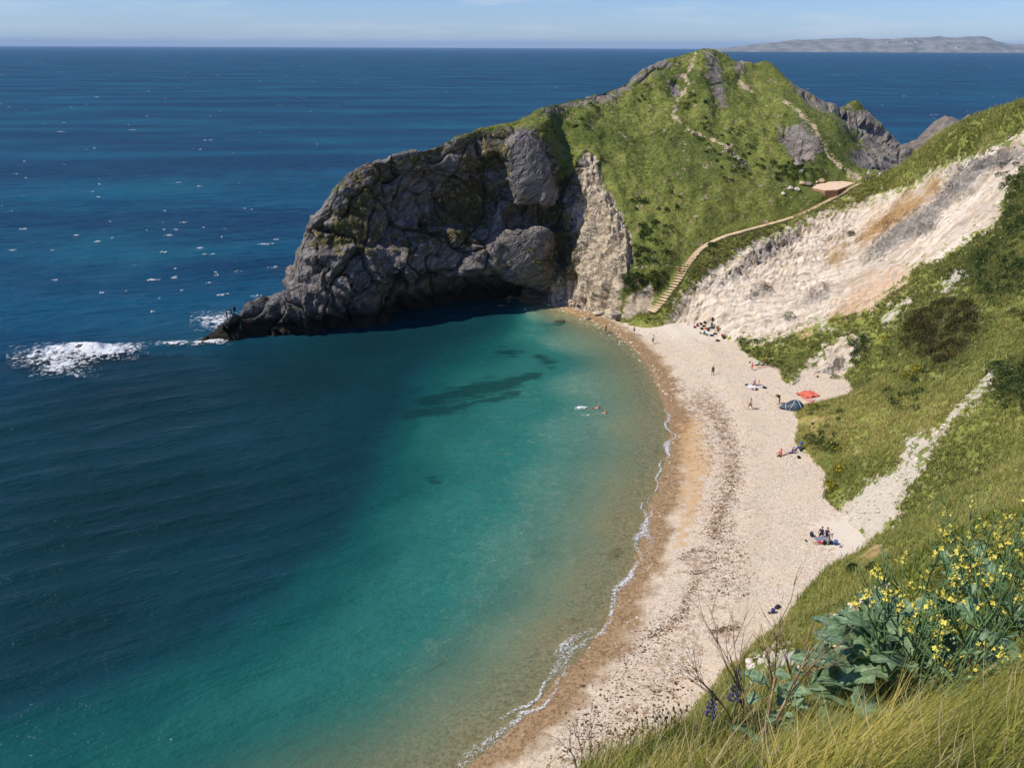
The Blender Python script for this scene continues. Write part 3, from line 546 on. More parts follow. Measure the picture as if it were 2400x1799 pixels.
def mat_headland():
    m = NT('headland_rock_and_grass'); n1 = m.noise(0.35, 6, .6); n2 = m.noise(1.5, 6, .65); n3 = m.noise(7, 4, .7); big = m.noise(0.07, 4)
    g = m.mix(m.rng(n1, .3, .7), srgb('5c682d'), srgb('838843')); g = m.mix(m.rng(n2, .45, .68, 0, .6), g, srgb('999551')); g = m.mix(m.rng(big, .46, .62, 0, .7), g, srgb('4e5a2a')); g = m.mix(m.rng(n3, .55, .75, 0, .35), g, srgb('46552a'))
    vz = m.voronoi(.55, vec=m.mapping((.45, .45, 1.1), (R_(20), R_(-32), 0)), feature='DISTANCE_TO_EDGE'); st = m.mapping((.25, .25, 1.3), (R_(18), R_(-25), 0)); sn = m.noise(1.3, 7, .65, vec=st, dist=.5)
    r = m.mix(m.rng(sn, .3, .7), srgb('4e4a48'), srgb('938c88')); r = m.mix(m.rng(n2, .5, .75, 0, .6), r, srgb('7f766e')); r = m.mix(m.rng(n1, .55, .75, 0, .5), r, srgb('4c4846')); r = m.mix(m.rng(vz, 0, .035, .5, 0), r, srgb('3b3633'))
    p = m.mix(m.rng(n2, .3, .7), srgb('9b8a76'), srgb('d8c7ae')); p = m.mix(m.rng(n1, .5, .7, 0, .5), p, srgb('a88f6e')); fl_ = m.noise(1.0, 7, .7, vec=m.mapping((1.1, .5, .07))); p = m.mix(m.rng(fl_, .52, .66, 0, .75), p, srgb('6d6152')); p = m.mix(m.rng(fl_, .3, .42, .6, 0), p, srgb('e0d3be'))
    v = m.mix(m.rng(n2, .3, .7), srgb('3c3a1f'), srgb('6e6236')); nE = m.noise(.6, 8, .72)
    c = m.mix(m.edge(m.attr('cliff'), nE, .9, .07), g, r); c = m.mix(m.edge(m.attr('rock2'), nE, 1.3, .08), c, m.mix(.18, r, p))
    c = m.mix(m.edge(m.attr('pale'), nE, 1.0, .14), c, p); c = m.mix(m.math('MULTIPLY', m.edge(m.attr('cveg'), nE, 1.5, .2), .9), c, v)
    c = m.mix(m.math('MULTIPLY', m.edge(m.attr('path'), nE, 1.25, .15), .9), c, m.mix(n2, srgb('a88e70'), srgb('d6c3a8')))
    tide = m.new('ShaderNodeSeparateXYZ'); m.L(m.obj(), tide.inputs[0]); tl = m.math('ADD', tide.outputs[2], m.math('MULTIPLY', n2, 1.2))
    c = m.mix(m.math('MULTIPLY', m.rng(tl, 2.6, 6.5, 1, 0), m.attr('wet_shade_foot')), c, m.mix(n2, srgb('24231e'), srgb('3d3a2e')))  # dark foot: tide-wet rock, carried higher to paint in the undercut's shade
    vb = m.voronoi(.55, vec=m.mix(.25, m.obj(), m.new('ShaderNodeTexNoise').outputs['Color'], 'ADD'), out='Color'); rk_ = m.math('MAXIMUM', m.attr('cliff'), m.attr('rock2'))
    hh = m.math('MULTIPLY', rk_, m.math('ADD', m.math('MULTIPLY', vb, .7), m.rng(vz, 0, .05, 0, .35)))
    b1 = m.bump(sn, .6, .5); b2 = m.bump(n2, .5, .3, b1); b3 = m.bump(n3, .6, .08, b2); b4 = m.bump(hh, .8, .45, b3)
    return m.done(c, .9, .15, b4)
me = np_mesh('headland', HLV, HLF)
for k, v in (('cliff', hm['cliff']), ('pale', pal), ('cveg', hm['cveg']), ('rock2', hm['rock2']), ('path', pth)): attr(me, k, v)
attr(me, 'wet_shade_foot', (HLV[:, 0] < 2).astype(float))
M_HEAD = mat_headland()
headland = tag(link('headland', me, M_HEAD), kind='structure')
_cf = np.maximum(hm['cliff'] * (1 - .0 * slab), hm['rock2'])[HLF].mean(1) > .45; me.polygons.foreach_set('use_smooth', ~_cf); me.update()
HLN = np.empty(len(HLV) * 3, np.float32); me.vertices.foreach_get('normal', HLN); HLN = HLN.reshape(-1, 3)

# rays from photo pixels onto what has been built
def bvh(V, F): return BVHTree.FromPolygons([tuple(v) for v in V.tolist()], F.tolist())
T_BEACH, T_HILL, T_HEAD, T_BANK = bvh(BV, BF), bvh(HV, HF), bvh(HLV, HLF), bvh(FV, FF)
ALLT = {'beach': T_BEACH, 'hill': T_HILL, 'head': T_HEAD, 'bank': T_BANK}
def hit(px, py, which=('beach', 'hill', 'head', 'bank')):
    d = ray(px, py).normalized(); o = Vector((0, 0, CAMZ)); best = None
    for w in which:
        r = ALLT[w].ray_cast(o, d)
        if r[0] is not None and (best is None or r[3] < best[1]): best = (r[0], r[3], r[1], w)
    return best
def drop(x, y, which=('beach', 'hill', 'head', 'bank'), top=80):
    best = None
    for w in which:
        r = ALLT[w].ray_cast(Vector((x, y, top)), Vector((0, 0, -1)))
        if r[0] is not None and (best is None or r[0].z > best.z): best = r[0]
    return best
# ================================================================ SEA
def mat_sea():
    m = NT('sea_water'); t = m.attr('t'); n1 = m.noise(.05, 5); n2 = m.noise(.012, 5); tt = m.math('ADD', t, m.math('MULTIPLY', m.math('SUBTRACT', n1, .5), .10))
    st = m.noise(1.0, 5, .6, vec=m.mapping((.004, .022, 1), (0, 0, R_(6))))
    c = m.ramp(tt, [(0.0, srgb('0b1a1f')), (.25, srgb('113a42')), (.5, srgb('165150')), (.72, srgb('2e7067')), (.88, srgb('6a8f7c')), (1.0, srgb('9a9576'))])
    far = m.mix(m.rng(st, .36, .66), srgb('103854'), srgb('144f69')); far = m.mix(m.rng(n2, .5, .7, 0, .5), far, srgb('1a5f70'))
    c = m.mix(m.attr('open'), c, far)
    c = m.mix(m.math('MULTIPLY', m.edge(m.attr('weed'), m.noise(.6, 6, .7, vec=m.mapping((.35, 1, 1), (0, 0, R_(14)))), .75, .3), .7), c, srgb('0f2f30'))
    cs = m.noise(.8, 6, .7, dist=1.0); c = m.mix(m.math('MULTIPLY', m.rng(tt, .6, .95), m.rng(cs, .52, .68, 0, .35)), c, srgb('a9b094')); c = m.mix(m.math('MULTIPLY', m.rng(tt, .6, .95), m.rng(cs, .3, .46, .3, 0)), c, srgb('3f5a4c'))  # pebble mottle and caustic light painted into the shallows
    w1 = m.noise(.75, 4, .6, vec=m.mapping((.45, 1.3, 1), (0, 0, R_(24)))); w2 = m.noise(.16, 4, .55, vec=m.mapping((.45, 1.4, 1), (0, 0, R_(12)))); w3 = m.noise(2.6, 3, .6)
    amp = m.attr('chop'); h1 = m.bump(w2, 1.0, 2.0); 
    b1 = m.new('ShaderNodeBump'); b1.inputs['Distance'].default_value = 3.0; m.L(amp, b1.inputs['Strength']); m.L(w2, b1.inputs['Height'])
    b2 = m.bump(w1, .75, .6, b1.outputs[0]); b3 = m.bump(w3, .5, .14, b2)
    df = m.new('ShaderNodeBsdfDiffuse'); m.L(c, df.inputs['Color']); m.L(b3, df.inputs['Normal']); gl = m.new('ShaderNodeBsdfGlossy'); gl.inputs['Roughness'].default_value = .2; m.L(b3, gl.inputs['Normal'])
    fr = m.new('ShaderNodeFresnel'); fr.inputs['IOR'].default_value = 1.33; m.L(b3, fr.inputs['Normal']); wat = m.new('ShaderNodeMixShader'); m.L(m.math('MINIMUM', m.math('MULTIPLY', fr.outputs[0], .55), .15), wat.inputs[0]); m.L(df.outputs[0], wat.inputs[1]); m.L(gl.outputs[0], wat.inputs[2])
    tr = m.new('ShaderNodeBsdfTransparent'); tr.inputs[0].default_value = (.86, .95, .90, 1); mx = m.new('ShaderNodeMixShader')
    m.L(m.attr('shal'), mx.inputs[0]); m.L(wat.outputs[0], mx.inputs[1]); m.L(tr.outputs[0], mx.inputs[2]); m.L(mx.outputs[0], m.out.inputs['Surface']); m.n.remove(m.b); return m.mat
# colour of the water column (0 deep or painted as shadowed ... 1 shallow over sand), read off the photograph and carried to places on the sea
CT0 = [(0, 1000, .16), (200, 1000, .2), (350, 930, .22), (0, 1150, .1), (300, 1150, .08), (500, 1000, .1), (650, 900, .08), (750, 850, .06), (800, 800, .06), (1000, 760, .08), (1100, 780, .12), (700, 1100, .06), (600, 1300, .1), (800, 1150, .14), (300, 1350, .04), (200, 1500, .06), (0, 1350, .06),
      (0, 1600, .16), (450, 1450, .15), (870, 1050, .28), (880, 950, .2), (950, 1000, .5), (900, 1150, .5), (830, 1300, .5), (700, 1400, .45), (550, 1530, .45), (300, 1650, .42), (100, 1720, .45), (0, 1790, .5), (1000, 1000, .62), (1150, 1050, .7), (1100, 1200, .72), (1000, 1350, .7), (900, 1450, .66), (700, 1600, .62), (500, 1700, .56), (300, 1790, .55),
      (1250, 850, .66), (1150, 830, .5), (1250, 960, .72), (1350, 1000, .8), (1400, 900, .85), (1450, 1000, .92), (1350, 1150, .82), (1450, 1150, .93), (1250, 1300, .8), (1350, 1350, .92), (1150, 1400, .76), (1050, 1550, .76), (1200, 1550, .9), (900, 1700, .72), (1000, 1750, .86), (700, 1790, .66), (1350, 800, .88), (1250, 770, .74), (1150, 740, .4), (1270, 735, .9), (1060, 730, .22), (1480, 1230, .97), (1300, 1500, .97), (1100, 1740, .97)]
CT = [c for c in CT0 if c[2] > .36 or c[0] < 420 and c[1] < 1000]; CT += [(300, 1200, .2), (500, 1200, .2), (200, 1450, .25), (700, 900, .25), (700, 1150, .3), (900, 800, .3), (1000, 780, .3), (850, 1100, .48), (600, 1430, .45), (920, 960, .48), (1040, 800, .45)]
cw = np.array([PZ(a, b, 0).xy[:] for a, b, _ in CT]); ct = np.array([c for *_, c in CT])
na = 460
rr = [14.0]
while rr[-1] < 46000: rr.append(rr[-1] * (1.0085 if rr[-1] < 330 else 1.03) if rr[-1] < 3000 else rr[-1] * 1.12)
rr = np.array(rr); aa = np.linspace(R_(-64), R_(58), na); RR, AA = np.meshgrid(rr, aa, indexing='ij')
xy = np.c_[(RR * np.sin(AA)).ravel(), (RR * np.cos(AA)).ravel()]; r = RR.ravel()
def idw(xy):
    o = np.empty(len(xy))
    for a in range(0, len(xy), 20000):
        d2 = ((xy[a:a + 20000, None] - cw[None]) ** 2).sum(2); w = 1 / (d2 + 6.0) ** 1.6; o[a:a + 20000] = (w @ ct) / w.sum(1)
    return o
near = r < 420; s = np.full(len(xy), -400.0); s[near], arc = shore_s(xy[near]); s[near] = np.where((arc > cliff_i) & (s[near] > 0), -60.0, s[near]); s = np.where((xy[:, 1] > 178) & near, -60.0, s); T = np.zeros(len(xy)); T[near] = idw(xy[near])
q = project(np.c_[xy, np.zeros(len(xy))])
SHADOWP = [(-600, 880), (480, 800), (640, 775), (1190, 728), (1150, 770), (1060, 825), (985, 890), (945, 970), (890, 1060), (868, 1150), (805, 1265), (645, 1410), (480, 1510), (250, 1610), (0, 1700), (-700, 1900)]  # shadow lying on the cove, with some murk, painted into the water colour
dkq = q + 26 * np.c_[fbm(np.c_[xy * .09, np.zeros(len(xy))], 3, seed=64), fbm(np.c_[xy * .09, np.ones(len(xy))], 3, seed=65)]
dk = np.where(near, poly_mask(dkq, SHADOWP, 62), 0); dk = dk * dk * (3 - 2 * dk); T = T * (1 - dk) + dk * (.02 + .45 * np.minimum(T, .4))
line = [tuple(PZ(*p, 0).xy) for p in [(-900, 1200), (-300, 1000), (0, 880), (330, 815), (490, 795)]] + [(-30, 160), (20, 185), (60, 215), (120, 260)]
dl, _, sd = seg_dist(xy, np.array(line)); opn = np.where(r > 420, 1.0, sstep(-22, 22, np.where(sd > 0, dl, -dl)))
s = np.where((xy[:, 1] > 130) & near, s - 25 * sstep(9, -7, xy[:, 0]) * (s > -60), s); T = np.where(s > -7, np.maximum(T, sstep(-7, 0, s) * .98), T)
k = np.array([.42, -.91]); ph = xy @ k
nn = fbm(np.c_[xy * .035, np.zeros(len(xy))], 3, seed=61); n2 = fbm(np.c_[xy * .02, np.ones(len(xy))], 2, seed=62)
wl_ = 2 * np.pi / 5.6
amp = np.where(near, 1, 0) * sstep(-2, -18, s) * (.35 + .65 * np.clip(.5 + n2 * 1.3, 0, 1)) * (1 - .75 * sstep(.35, .8, T))
zz = amp * (.22 * np.sin(wl_ * ph + 5 * nn) ** 1 + .07 * np.sin(wl_ * 1.9 * (ph + .25 * xy[:, 0]) + 6 * nn) + .10 * np.sin(wl_ * .37 * (xy @ np.array([.2, -.98])) + 3 * nn))
zz += np.where(near, .12, 0) * opn * fbm(np.c_[xy * np.array([.10, .25]), np.zeros(len(xy))], 3, seed=63) * 2
SV = np.c_[xy, zz + .0]; SF = grid_faces(len(rr), na)[:, ::-1]
ok = ~((s > 7) & near) ; SF = SF[ok[SF].all(1)]
me = np_mesh('sea', SV, SF)
weed = np.maximum.reduce([poly_mask(q, [(960, 935), (1100, 898), (1275, 870), (1272, 884), (1200, 912), (1120, 930), (990, 955)], 12), poly_mask(q, [(940, 965), (1150, 932), (1228, 908), (1212, 930), (1090, 958), (950, 990)], 12), .8 * poly_mask(q, [(1260, 830), (1310, 845), (1290, 860), (1255, 845)], 12), .8 * poly_mask(q, [(1160, 820), (1230, 822), (1200, 838)], 10), .7 * poly_mask(q, [(1000, 1120), (1040, 1115), (1035, 1140), (1005, 1145)], 14), .8 * poly_mask(q, [(1535, 1050), (1572, 1048), (1560, 1068), (1530, 1066)], 8), .75 * poly_mask(q, [(1425, 1285), (1470, 1280), (1460, 1310), (1430, 1310)], 12), .6 * poly_mask(q, [(1320, 1455), (1370, 1440), (1350, 1470)], 12)])
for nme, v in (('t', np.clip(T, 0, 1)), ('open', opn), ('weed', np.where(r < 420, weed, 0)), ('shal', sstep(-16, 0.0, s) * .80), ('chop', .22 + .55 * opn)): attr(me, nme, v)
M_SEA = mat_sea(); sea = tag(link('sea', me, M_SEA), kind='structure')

# foam: thin raised sheets
def mat_foam(name, sc=1.6, amax=.9, col='e6e8ea'):
    m = NT(name); nz = m.noise(sc, 6, .7, dist=.8); a = m.math('MULTIPLY', m.edge(m.attr('f'), nz, 1.1, .34), amax)
    m.done(srgb(col), .7, .3, m.bump(nz, .5, .1)); tr = m.new('ShaderNodeBsdfTransparent'); mx = m.new('ShaderNodeMixShader')
    m.L(a, mx.inputs[0]); m.L(tr.outputs[0], mx.inputs[1]); m.L(m.b.outputs[0], mx.inputs[2]); m.L(mx.outputs[0], m.out.inputs['Surface']); return m.mat
M_FOAM = mat_foam('foam', 1.1); M_FOAM2 = mat_foam('wash_foam', 5.0, .85); M_CAP = mat_foam('whitecap_foam', 1.2, .6)
def polyline_world(pts, n): 
    P = np.array([PZ(*p, 0.0).xy[:] for p in pts]); d = np.r_[0, np.cumsum(np.linalg.norm(np.diff(P, axis=0), axis=1))]; return pchip(d / d[-1], P, np.linspace(0, 1, n))
def foam_strip(name, pts, width, strength, label, lift=.05, n=None, m=9):
    L = polyline_world(pts, 60); n = n or max(30, int(np.linalg.norm(np.diff(L, axis=0), axis=1).sum() / .22)); L = polyline_world(pts, n)
    t = np.gradient(L, axis=0); t /= np.linalg.norm(t, axis=1)[:, None]; nn = np.c_[t[:, 1], -t[:, 0]]
    w = np.interp(np.linspace(0, 1, n), np.linspace(0, 1, len(width)), width); st = np.interp(np.linspace(0, 1, n), np.linspace(0, 1, len(strength)), strength) * np.clip(.85 + .8 * fbm(np.c_[L * .22, np.ones(n)], 3, seed=72), .3, 1.2); w = w * np.clip(.8 + .9 * fbm(np.c_[L * .3, np.full(n, 2.)], 2, seed=73), .3, 1.5)
    wob = fbm(np.c_[L * .35, np.zeros(n)], 4, seed=71) * 1.5
    V, f = [], []
    for j in range(m):
        o = (j / (m - 1) - .5) * 2; P = L + nn * ((o * w) + wob * .8)[:, None]; zb = np.maximum(beach_z(P), 0.0) + lift + .10 * (1 - o * o) * st
        V.append(np.c_[P, zb]); f.append(st * (1 - abs(o) ** 1.6))
    V = np.array(V).reshape(-1, 3); f = np.array(f).ravel(); me = np_mesh(name, V, grid_faces(m, n)); attr(me, 'f', f)
    return tag(link(name, me, M_FOAM2), label, kind='stuff')
foam_strip('surf_foam', [(1085, 1805), (1185, 1722), (1303, 1600), (1345, 1545), (1395, 1490), (1450, 1390), (1488, 1305), (1506, 1235), (1530, 1165), (1556, 1075), (1572, 1020), (1563, 985), (1556, 955)], [.8, .65, .4, .28, .4, .48, .5, .28, .22, .22, .42, .36, .1], [.75, .7, .5, .5, .72, .7, .75, .45, .45, .5, .8, .7, .3], 'white surf foam along the water line')
foam_strip('surf_foam', [(1180, 1690), (1260, 1620), (1310, 1560), (1350, 1510), (1385, 1470)], [.5, .6, .6, .5, .3], [.5, .6, .55, .6, .3], 'broken wash of foam just off the water line')
foam_strip('surf_foam', [(1500, 1180), (1522, 1200), (1515, 1260), (1530, 1320), (1520, 1345)], [.4, .5, .5, .4], [.4, .5, .45, .4], 'thin wash lines left on wet shingle')
def foam_patch(name, cx, cy, rx, ry, strength, label, lift=.1, hump=.0, seed=0, rot=0.0):
    c = PZ(cx, cy, 0); a = PZ(cx + rx, cy, 0); b = PZ(cx, cy - ry, 0); X = (a - c); Y = (b - c); n = 50
    g = np.linspace(-1, 1, n); U_, V_ = np.meshgrid(g, g, indexing='ij'); P = np.array(c)[None, None] + U_[..., None] * np.array(X) + V_[..., None] * np.array(Y); P = P.reshape(-1, 3)
    rad = np.hypot(U_, V_).ravel(); f = strength * (1 - rad ** 1.5) + .25 * fbm(np.c_[P[:, :2] * .25, np.full(len(P), seed)], 3); f = np.where(rad > .97, 0, f)
    P[:, 2] = lift + hump * np.clip(1 - rad, 0, 1) * (.5 + .9 * np.clip(fbm(np.c_[P[:, :2] * .6, np.full(len(P), seed + 5)], 3) + .3, 0, 1))
    me = np_mesh(name, P, grid_faces(n, n)); attr(me, 'f', np.clip(f, 0, 1)); return tag(link(name, me, M_FOAM), label, kind='stuff')
foam_patch('breaking_wave_foam', 200, 826, 125, 20, 1.05, 'white water bursting over the sunken rock off the point', .25, 1.6, 1)
foam_patch('breaking_wave_foam', 125, 838, 110, 26, .62, 'foam trail spreading left of the sunken rock', .22, .5, 2)
foam_patch('breaking_wave_foam', 150, 862, 80, 24, .6, 'foam trail spreading in front of the sunken rock', .22, .3, 3)
foam_patch('breaking_wave_foam', 290, 818, 60, 14, .7, 'foam trail right of the sunken rock', .22, .4, 4)
foam_patch('breaking_wave_foam', 515, 755, 70, 24, .6, 'streaks of foam behind the fishermen on the point', .25, .3, 5)
foam_patch('breaking_wave_foam', 500, 803, 45, 8, .8, 'white water washing the tip of the point', .25, .3, 6)
foam_patch('breaking_wave_foam', 420, 806, 70, 7, .55, 'foam line between the point and the sunken rock', .2, .2, 7)
# whitecaps
V, F, Fv = [], [], []; rg = np.random.default_rng(12)
caps = [(145, 311, 26), (38, 410, 14), (395, 555, 26), (625, 575, 40), (30, 590, 22), (180, 555, 16), (470, 585, 22), (385, 595, 20), (525, 695, 34), (600, 698, 28), (360, 660, 30), (410, 655, 18), (640, 630, 26), (480, 600, 18), (230, 570, 18), (55, 540, 20), (320, 625, 14), (430, 525, 18), (130, 660, 16), (560, 640, 20), (240, 690, 14), (360, 735, 16), (2062, 170, 6), (700, 230, 9)]
for _ in range(330):
    py = 150 + 600 * rg.random() ** 1.5; px = rg.uniform(-300, 2500)
    if px > 480 + 0.9 * (760 - py) + 0 and py > 260 and px < 1400: continue
    if px > 1350 and py > 330: continue
    caps.append((px, py, rg.uniform(1.5, 6) + 12 * rg.random() ** 6 + py * .006))
for px, py, w in caps:
    c = PZ(px, py, 0); d = (PZ(px + w, py, 0) - c).length; n = 9; dp = min(d * rg.uniform(.12, .3) + .2, 2.5 + d * .1); b = len(V)
    jit = rg.normal(size=n)
    for i in range(n):
        u = i / (n - 1) - .5; prof = max(0, 1 - (2 * u) ** 2) ** .6 * (0.6 + .4 * abs(jit[i]))
        x = c.x + u * d * 1.0; y = c.y + u * d * .15 + jit[i] * dp * .25
        V += [(x, y - dp * .5 * prof, .22), (x, y, .35 + .25 * prof), (x, y + dp * .5 * prof, .22)]
        fr = .25 + .6 * prof * rg.uniform(.4, 1.0); Fv += [.2, fr, .2]
    for i in range(n - 1):
        for j in (0, 1): F.append((b + i * 3 + j, b + i * 3 + 3 + j, b + i * 3 + 4 + j, b + i * 3 + 1 + j))
me = np_mesh('whitecaps', V, F); attr(me, 'f', Fv); tag(link('whitecaps', me, M_CAP), 'small white crests scattered over the open sea', kind='stuff')

# ================================================================ FAR ISLAND
ISD = 13000.0
top = [(1640, 116.5), (1700, 113), (1745, 108), (1800, 101), (1835, 96), (1900, 92), (1960, 91), (2000, 90.5), (2060, 92), (2120, 89), (2190, 87), (2250, 88), (2300, 86.5), (2315, 88), (2335, 96), (2360, 102), (2400, 105.5), (2450, 108), (2520, 112), (2600, 114), (2650, 116)]
tx = np.linspace(1640, 2650, 320); ty = np.interp(tx, [a for a, _ in top], [b for _, b in top]); rows = 26; V = []
jn = fbm(np.c_[tx * .05, np.zeros((320, 2))], 4, seed=80)
for i in range(320):
    P = np.array(PY(tx[i], ty[i] + jn[i] * 1.2, ISD)); hz = max(P[2], 2.0)
    for j in range(rows):
        v = j / (rows - 1)
        if v < .7: e = v / .7; y = ISD - 1100 * (1 - e); z = hz * (1.0 - (1 - e) ** 2.2) * .96 + (hz * .04 if e > .98 else 0)
        else: e = (v - .7) / .3; y = ISD + 2600 * e; z = hz * (1 - e * e)
        sc_ = y / ISD; V.append((P[0] * sc_, y, z - 3 if v in (0, 1) else z + hz * .10 * fbm(np.array([[tx[i] * .03, v * 6, 0]]), 3, seed=81)[0]))
def mat_island():
    m = NT('island_land'); n = m.noise(.006, 6, .65); c = m.mix(m.rng(n, .35, .65), srgb('6f7264'), srgb('9a948a')); c = m.mix(m.rng(m.noise(.02, 4), .6, .75, 0, .6), c, srgb('b7ab98')); return m.done(c, .95, .1)
me = np_mesh('island', V, grid_faces(320, rows)); tag(link('island', me, mat_island()), kind='structure')
IB = bvh(np.array(V), grid_faces(320, rows)); M_WH = plain('white_render', 'dedbd4', .8, .06, .1); M_ROOF = plain('slate_roof', '6d6a68', .8, .1, .1)
def far_building(px, py, w, h, lab):
    r = IB.ray_cast(Vector((0, 0, CAMZ)), ray(px, py).normalized())
    p = r[0] if r[0] is not None else PY(px, py, ISD)
    o = empty('far_building', p); hw = w / FPX * p.y / 2; hh = h / FPX * p.y
    link('wall', MB().box((0, 0, hh / 2 - 4), (hw, 14, hh / 2 + 4)).mesh('wall'), M_WH, o)
    z = hh; link('roof', MB().add([(-hw - 1, -16, z), (hw + 1, -16, z), (hw + 1, 16, z), (-hw - 1, 16, z), (-hw - 1, 0, z + 6), (hw + 1, 0, z + 6)], [(0, 1, 5, 4), (2, 3, 4, 5), (0, 4, 3), (1, 2, 5), (3, 2, 1, 0)]).mesh('roof'), M_ROOF, o)
    tag(o, lab, 'building', 'buildings on the far island')
far_building(2132, 101, 14, 2.6, 'long white building, left one of the pair high on the far island'); far_building(2152, 100.5, 10, 2.6, 'white building, right one of the pair high on the far island')
far_building(2083, 101, 9, 2.0, 'pale small building left of the white pair on the far island'); far_building(2246, 113, 8, 2.0, 'white building low by the shore of the far island')
far_building(2358, 115, 14, 2.0, 'long pale building at the low right end of the far island')
# ================================================================ GRASS AND SCRUB ON THE SLOPES
def mat_blade(name, a, b, c, dry):
    m = NT(name); r = m.attr('rnd'); t = m.attr('tip')
    col = m.ramp(r, [(0.0, srgb(a)), (.45, srgb(b)), (.8, srgb(c)), (1.0, srgb(dry))]); col = m.mix(m.math('MULTIPLY', t, .35), col, srgb(dry))
    m.done(col, .7, .2); tl = m.new('ShaderNodeBsdfTranslucent'); m.L(col, tl.inputs[0]); mx = m.new('ShaderNodeMixShader'); mx.inputs[0].default_value = .4
    m.L(m.b.outputs[0], mx.inputs[1]); m.L(tl.outputs[0], mx.inputs[2]); m.L(mx.outputs[0], m.out.inputs['Surface']); return m.mat
def sample(V, F, n, wfun, rg):
    a, b, c, d = (V[F[:, k]] for k in range(4)); cen = (a + b + c + d) / 4; ar = .5 * np.linalg.norm(np.cross(c - a, d - b), axis=1); w = ar * wfun(cen, F); w = np.maximum(w, 0); w /= w.sum()
    i = rg.choice(len(F), n, p=w); u, v = rg.random(n)[:, None], rg.random(n)[:, None]
    P = (1 - u) * (1 - v) * a[i] + u * (1 - v) * b[i] + u * v * c[i] + (1 - u) * v * d[i]; N = np.cross(c[i] - a[i], d[i] - b[i]); N /= np.linalg.norm(N, axis=1)[:, None]; N = np.where(N[:, 2:] < 0, -N, N)
    return P, N, i
def tufts(name, P, N, nb, L, wd, mat, label, rg, lean=(.35, .1, 0), spread=.55, seed=0, tone=None):
    n = len(P); up = N * .45 + np.array([0, 0, .75]); B = np.repeat(P, nb, 0); U = np.repeat(up, nb, 0); k = n * nb
    Ls = np.repeat(L * rg.uniform(.6, 1.25, n), nb) * rg.uniform(.6, 1.1, k); dr = rg.normal(size=(k, 3)) * spread + U + np.array(lean); dr /= np.linalg.norm(dr, axis=1)[:, None]
    sd = np.cross(dr, rg.normal(size=(k, 3))); sd /= np.maximum(np.linalg.norm(sd, axis=1), 1e-6)[:, None]
    B = B + rg.normal(size=(k, 3)) * np.array([1, 1, .1]) * (Ls * .28)[:, None]; w = (np.repeat(wd, nb) * rg.uniform(.6, 1.3, k))[:, None]
    V = np.stack([B - sd * w - dr * .06, B + sd * w - dr * .06, B + dr * Ls[:, None]], 1).reshape(-1, 3); F = np.arange(3 * k).reshape(-1, 3)
    me = np_mesh(name, V, F, False); base = np.clip((fbm(P * .12, 3, seed=seed + 90) * .75 + .5), 0, 1) if tone is None else tone
    r = np.clip(np.repeat(base * .75 + rg.random(n) * .25, nb) + rg.normal(size=k) * .09, 0, 1); attr(me, 'rnd', np.repeat(r, 3)); attr(me, 'tip', np.tile([0., 0., 1.], k))
    return tag(link(name, me, mat), label, kind='stuff')
M_GRASS = mat_blade('slope_grass', '56632d', '7f8841', 'a9a65a', 'ccbe80'); M_TURF = mat_blade('headland_turf', '5a662c', '7c8440', '989750', 'b0a866')
rg = np.random.default_rng(3)
ch_ = np.maximum.reduce([HM['chalk'], HM['spots'] * .9, HM['orange'] * .9, HM['ochre']])
def w_hill(c, F):
    m = ch_[F].mean(1); q = project(c); d = np.linalg.norm(c - np.array([0, 0, CAMZ]), axis=1); vis = (q[:, 0] > 1150) & (q[:, 0] < 2520) & (q[:, 1] < 1900) & (c[:, 2] > 1.6)
    bare = sstep(-.5, .1, fbm(c * .35, 3, seed=95)); return (m < .42) * vis * (.35 + .65 * bare) / np.maximum(d, 14) ** 1.15
P, N, fi = sample(HV, HF, 62000, w_hill, rg); d = np.linalg.norm(P - np.array([0, 0, CAMZ]), axis=1)
sc_ = HM['scrub'][HF].mean(1)[fi]; tone = np.clip(fbm(P * .10, 4, seed=97) * .9 + .62 - .5 * sc_ - .12 * sstep(90, 140, d), 0, 1)
tufts('slope_grass', P, N, 8, .16 + .0036 * d, .010 + .00042 * d, M_GRASS, 'rough olive grass covering the right hand slopes', rg, tone=tone)
bare_h = np.maximum.reduce([hm['cliff'] - .55 * hm['cveg'], hm['rock2'], pth, hm['pale']])
def w_head(c, F):
    q = project(c); m = bare_h[F].mean(1); rows_ok = (rowi[F] < NF + 40).all(1); return (m < .5) * rows_ok * (q[:, 0] > 700) * (c[:, 2] > 2.2)
P, N, fi = sample(HLV, HLF, 17000, w_head, rg); tone = np.clip(fbm(P * .07, 4, seed=98) * 1.1 + .5, 0, 1)
tufts('headland_turf', P, N, 7, .26 + 0 * P[:, 0], .05 + 0 * P[:, 0], M_TURF, 'short green turf covering the headland', rg, lean=(.25, 0, 0), tone=tone)

def leaf_blob(cen, rad, n, ls, rg, lump=.35):                     # leaf quads through the volume of an uneven bush
    d = rg.normal(size=(n, 3)); d /= np.linalg.norm(d, axis=1)[:, None]; d[:, 2] = np.where(d[:, 2] < -.25, -d[:, 2], d[:, 2]); sh = rg.uniform(.45, 1.0, n) ** .5
    sh = sh * (1 + lump * fbm(d * 1.9 + np.array(cen) * .37, 3)); P = np.array(cen) + d * sh[:, None] * np.array(rad)
    nn = d + rg.normal(size=(n, 3)) * .6; nn /= np.linalg.norm(nn, axis=1)[:, None]; t = np.cross(nn, rg.normal(size=(n, 3))); t /= np.linalg.norm(t, axis=1)[:, None]; b = np.cross(nn, t)
    s = (ls * rg.uniform(.6, 1.4, n))[:, None]; V = np.stack([P - t * s, P - b * s * .55 , P + t * s, P + b * s * .55], 1).reshape(-1, 3)
    return V, np.arange(4 * n).reshape(-1, 4), np.repeat(np.clip(rg.random(n) * .8 + .25 * (sh - .7), 0, 1), 4)
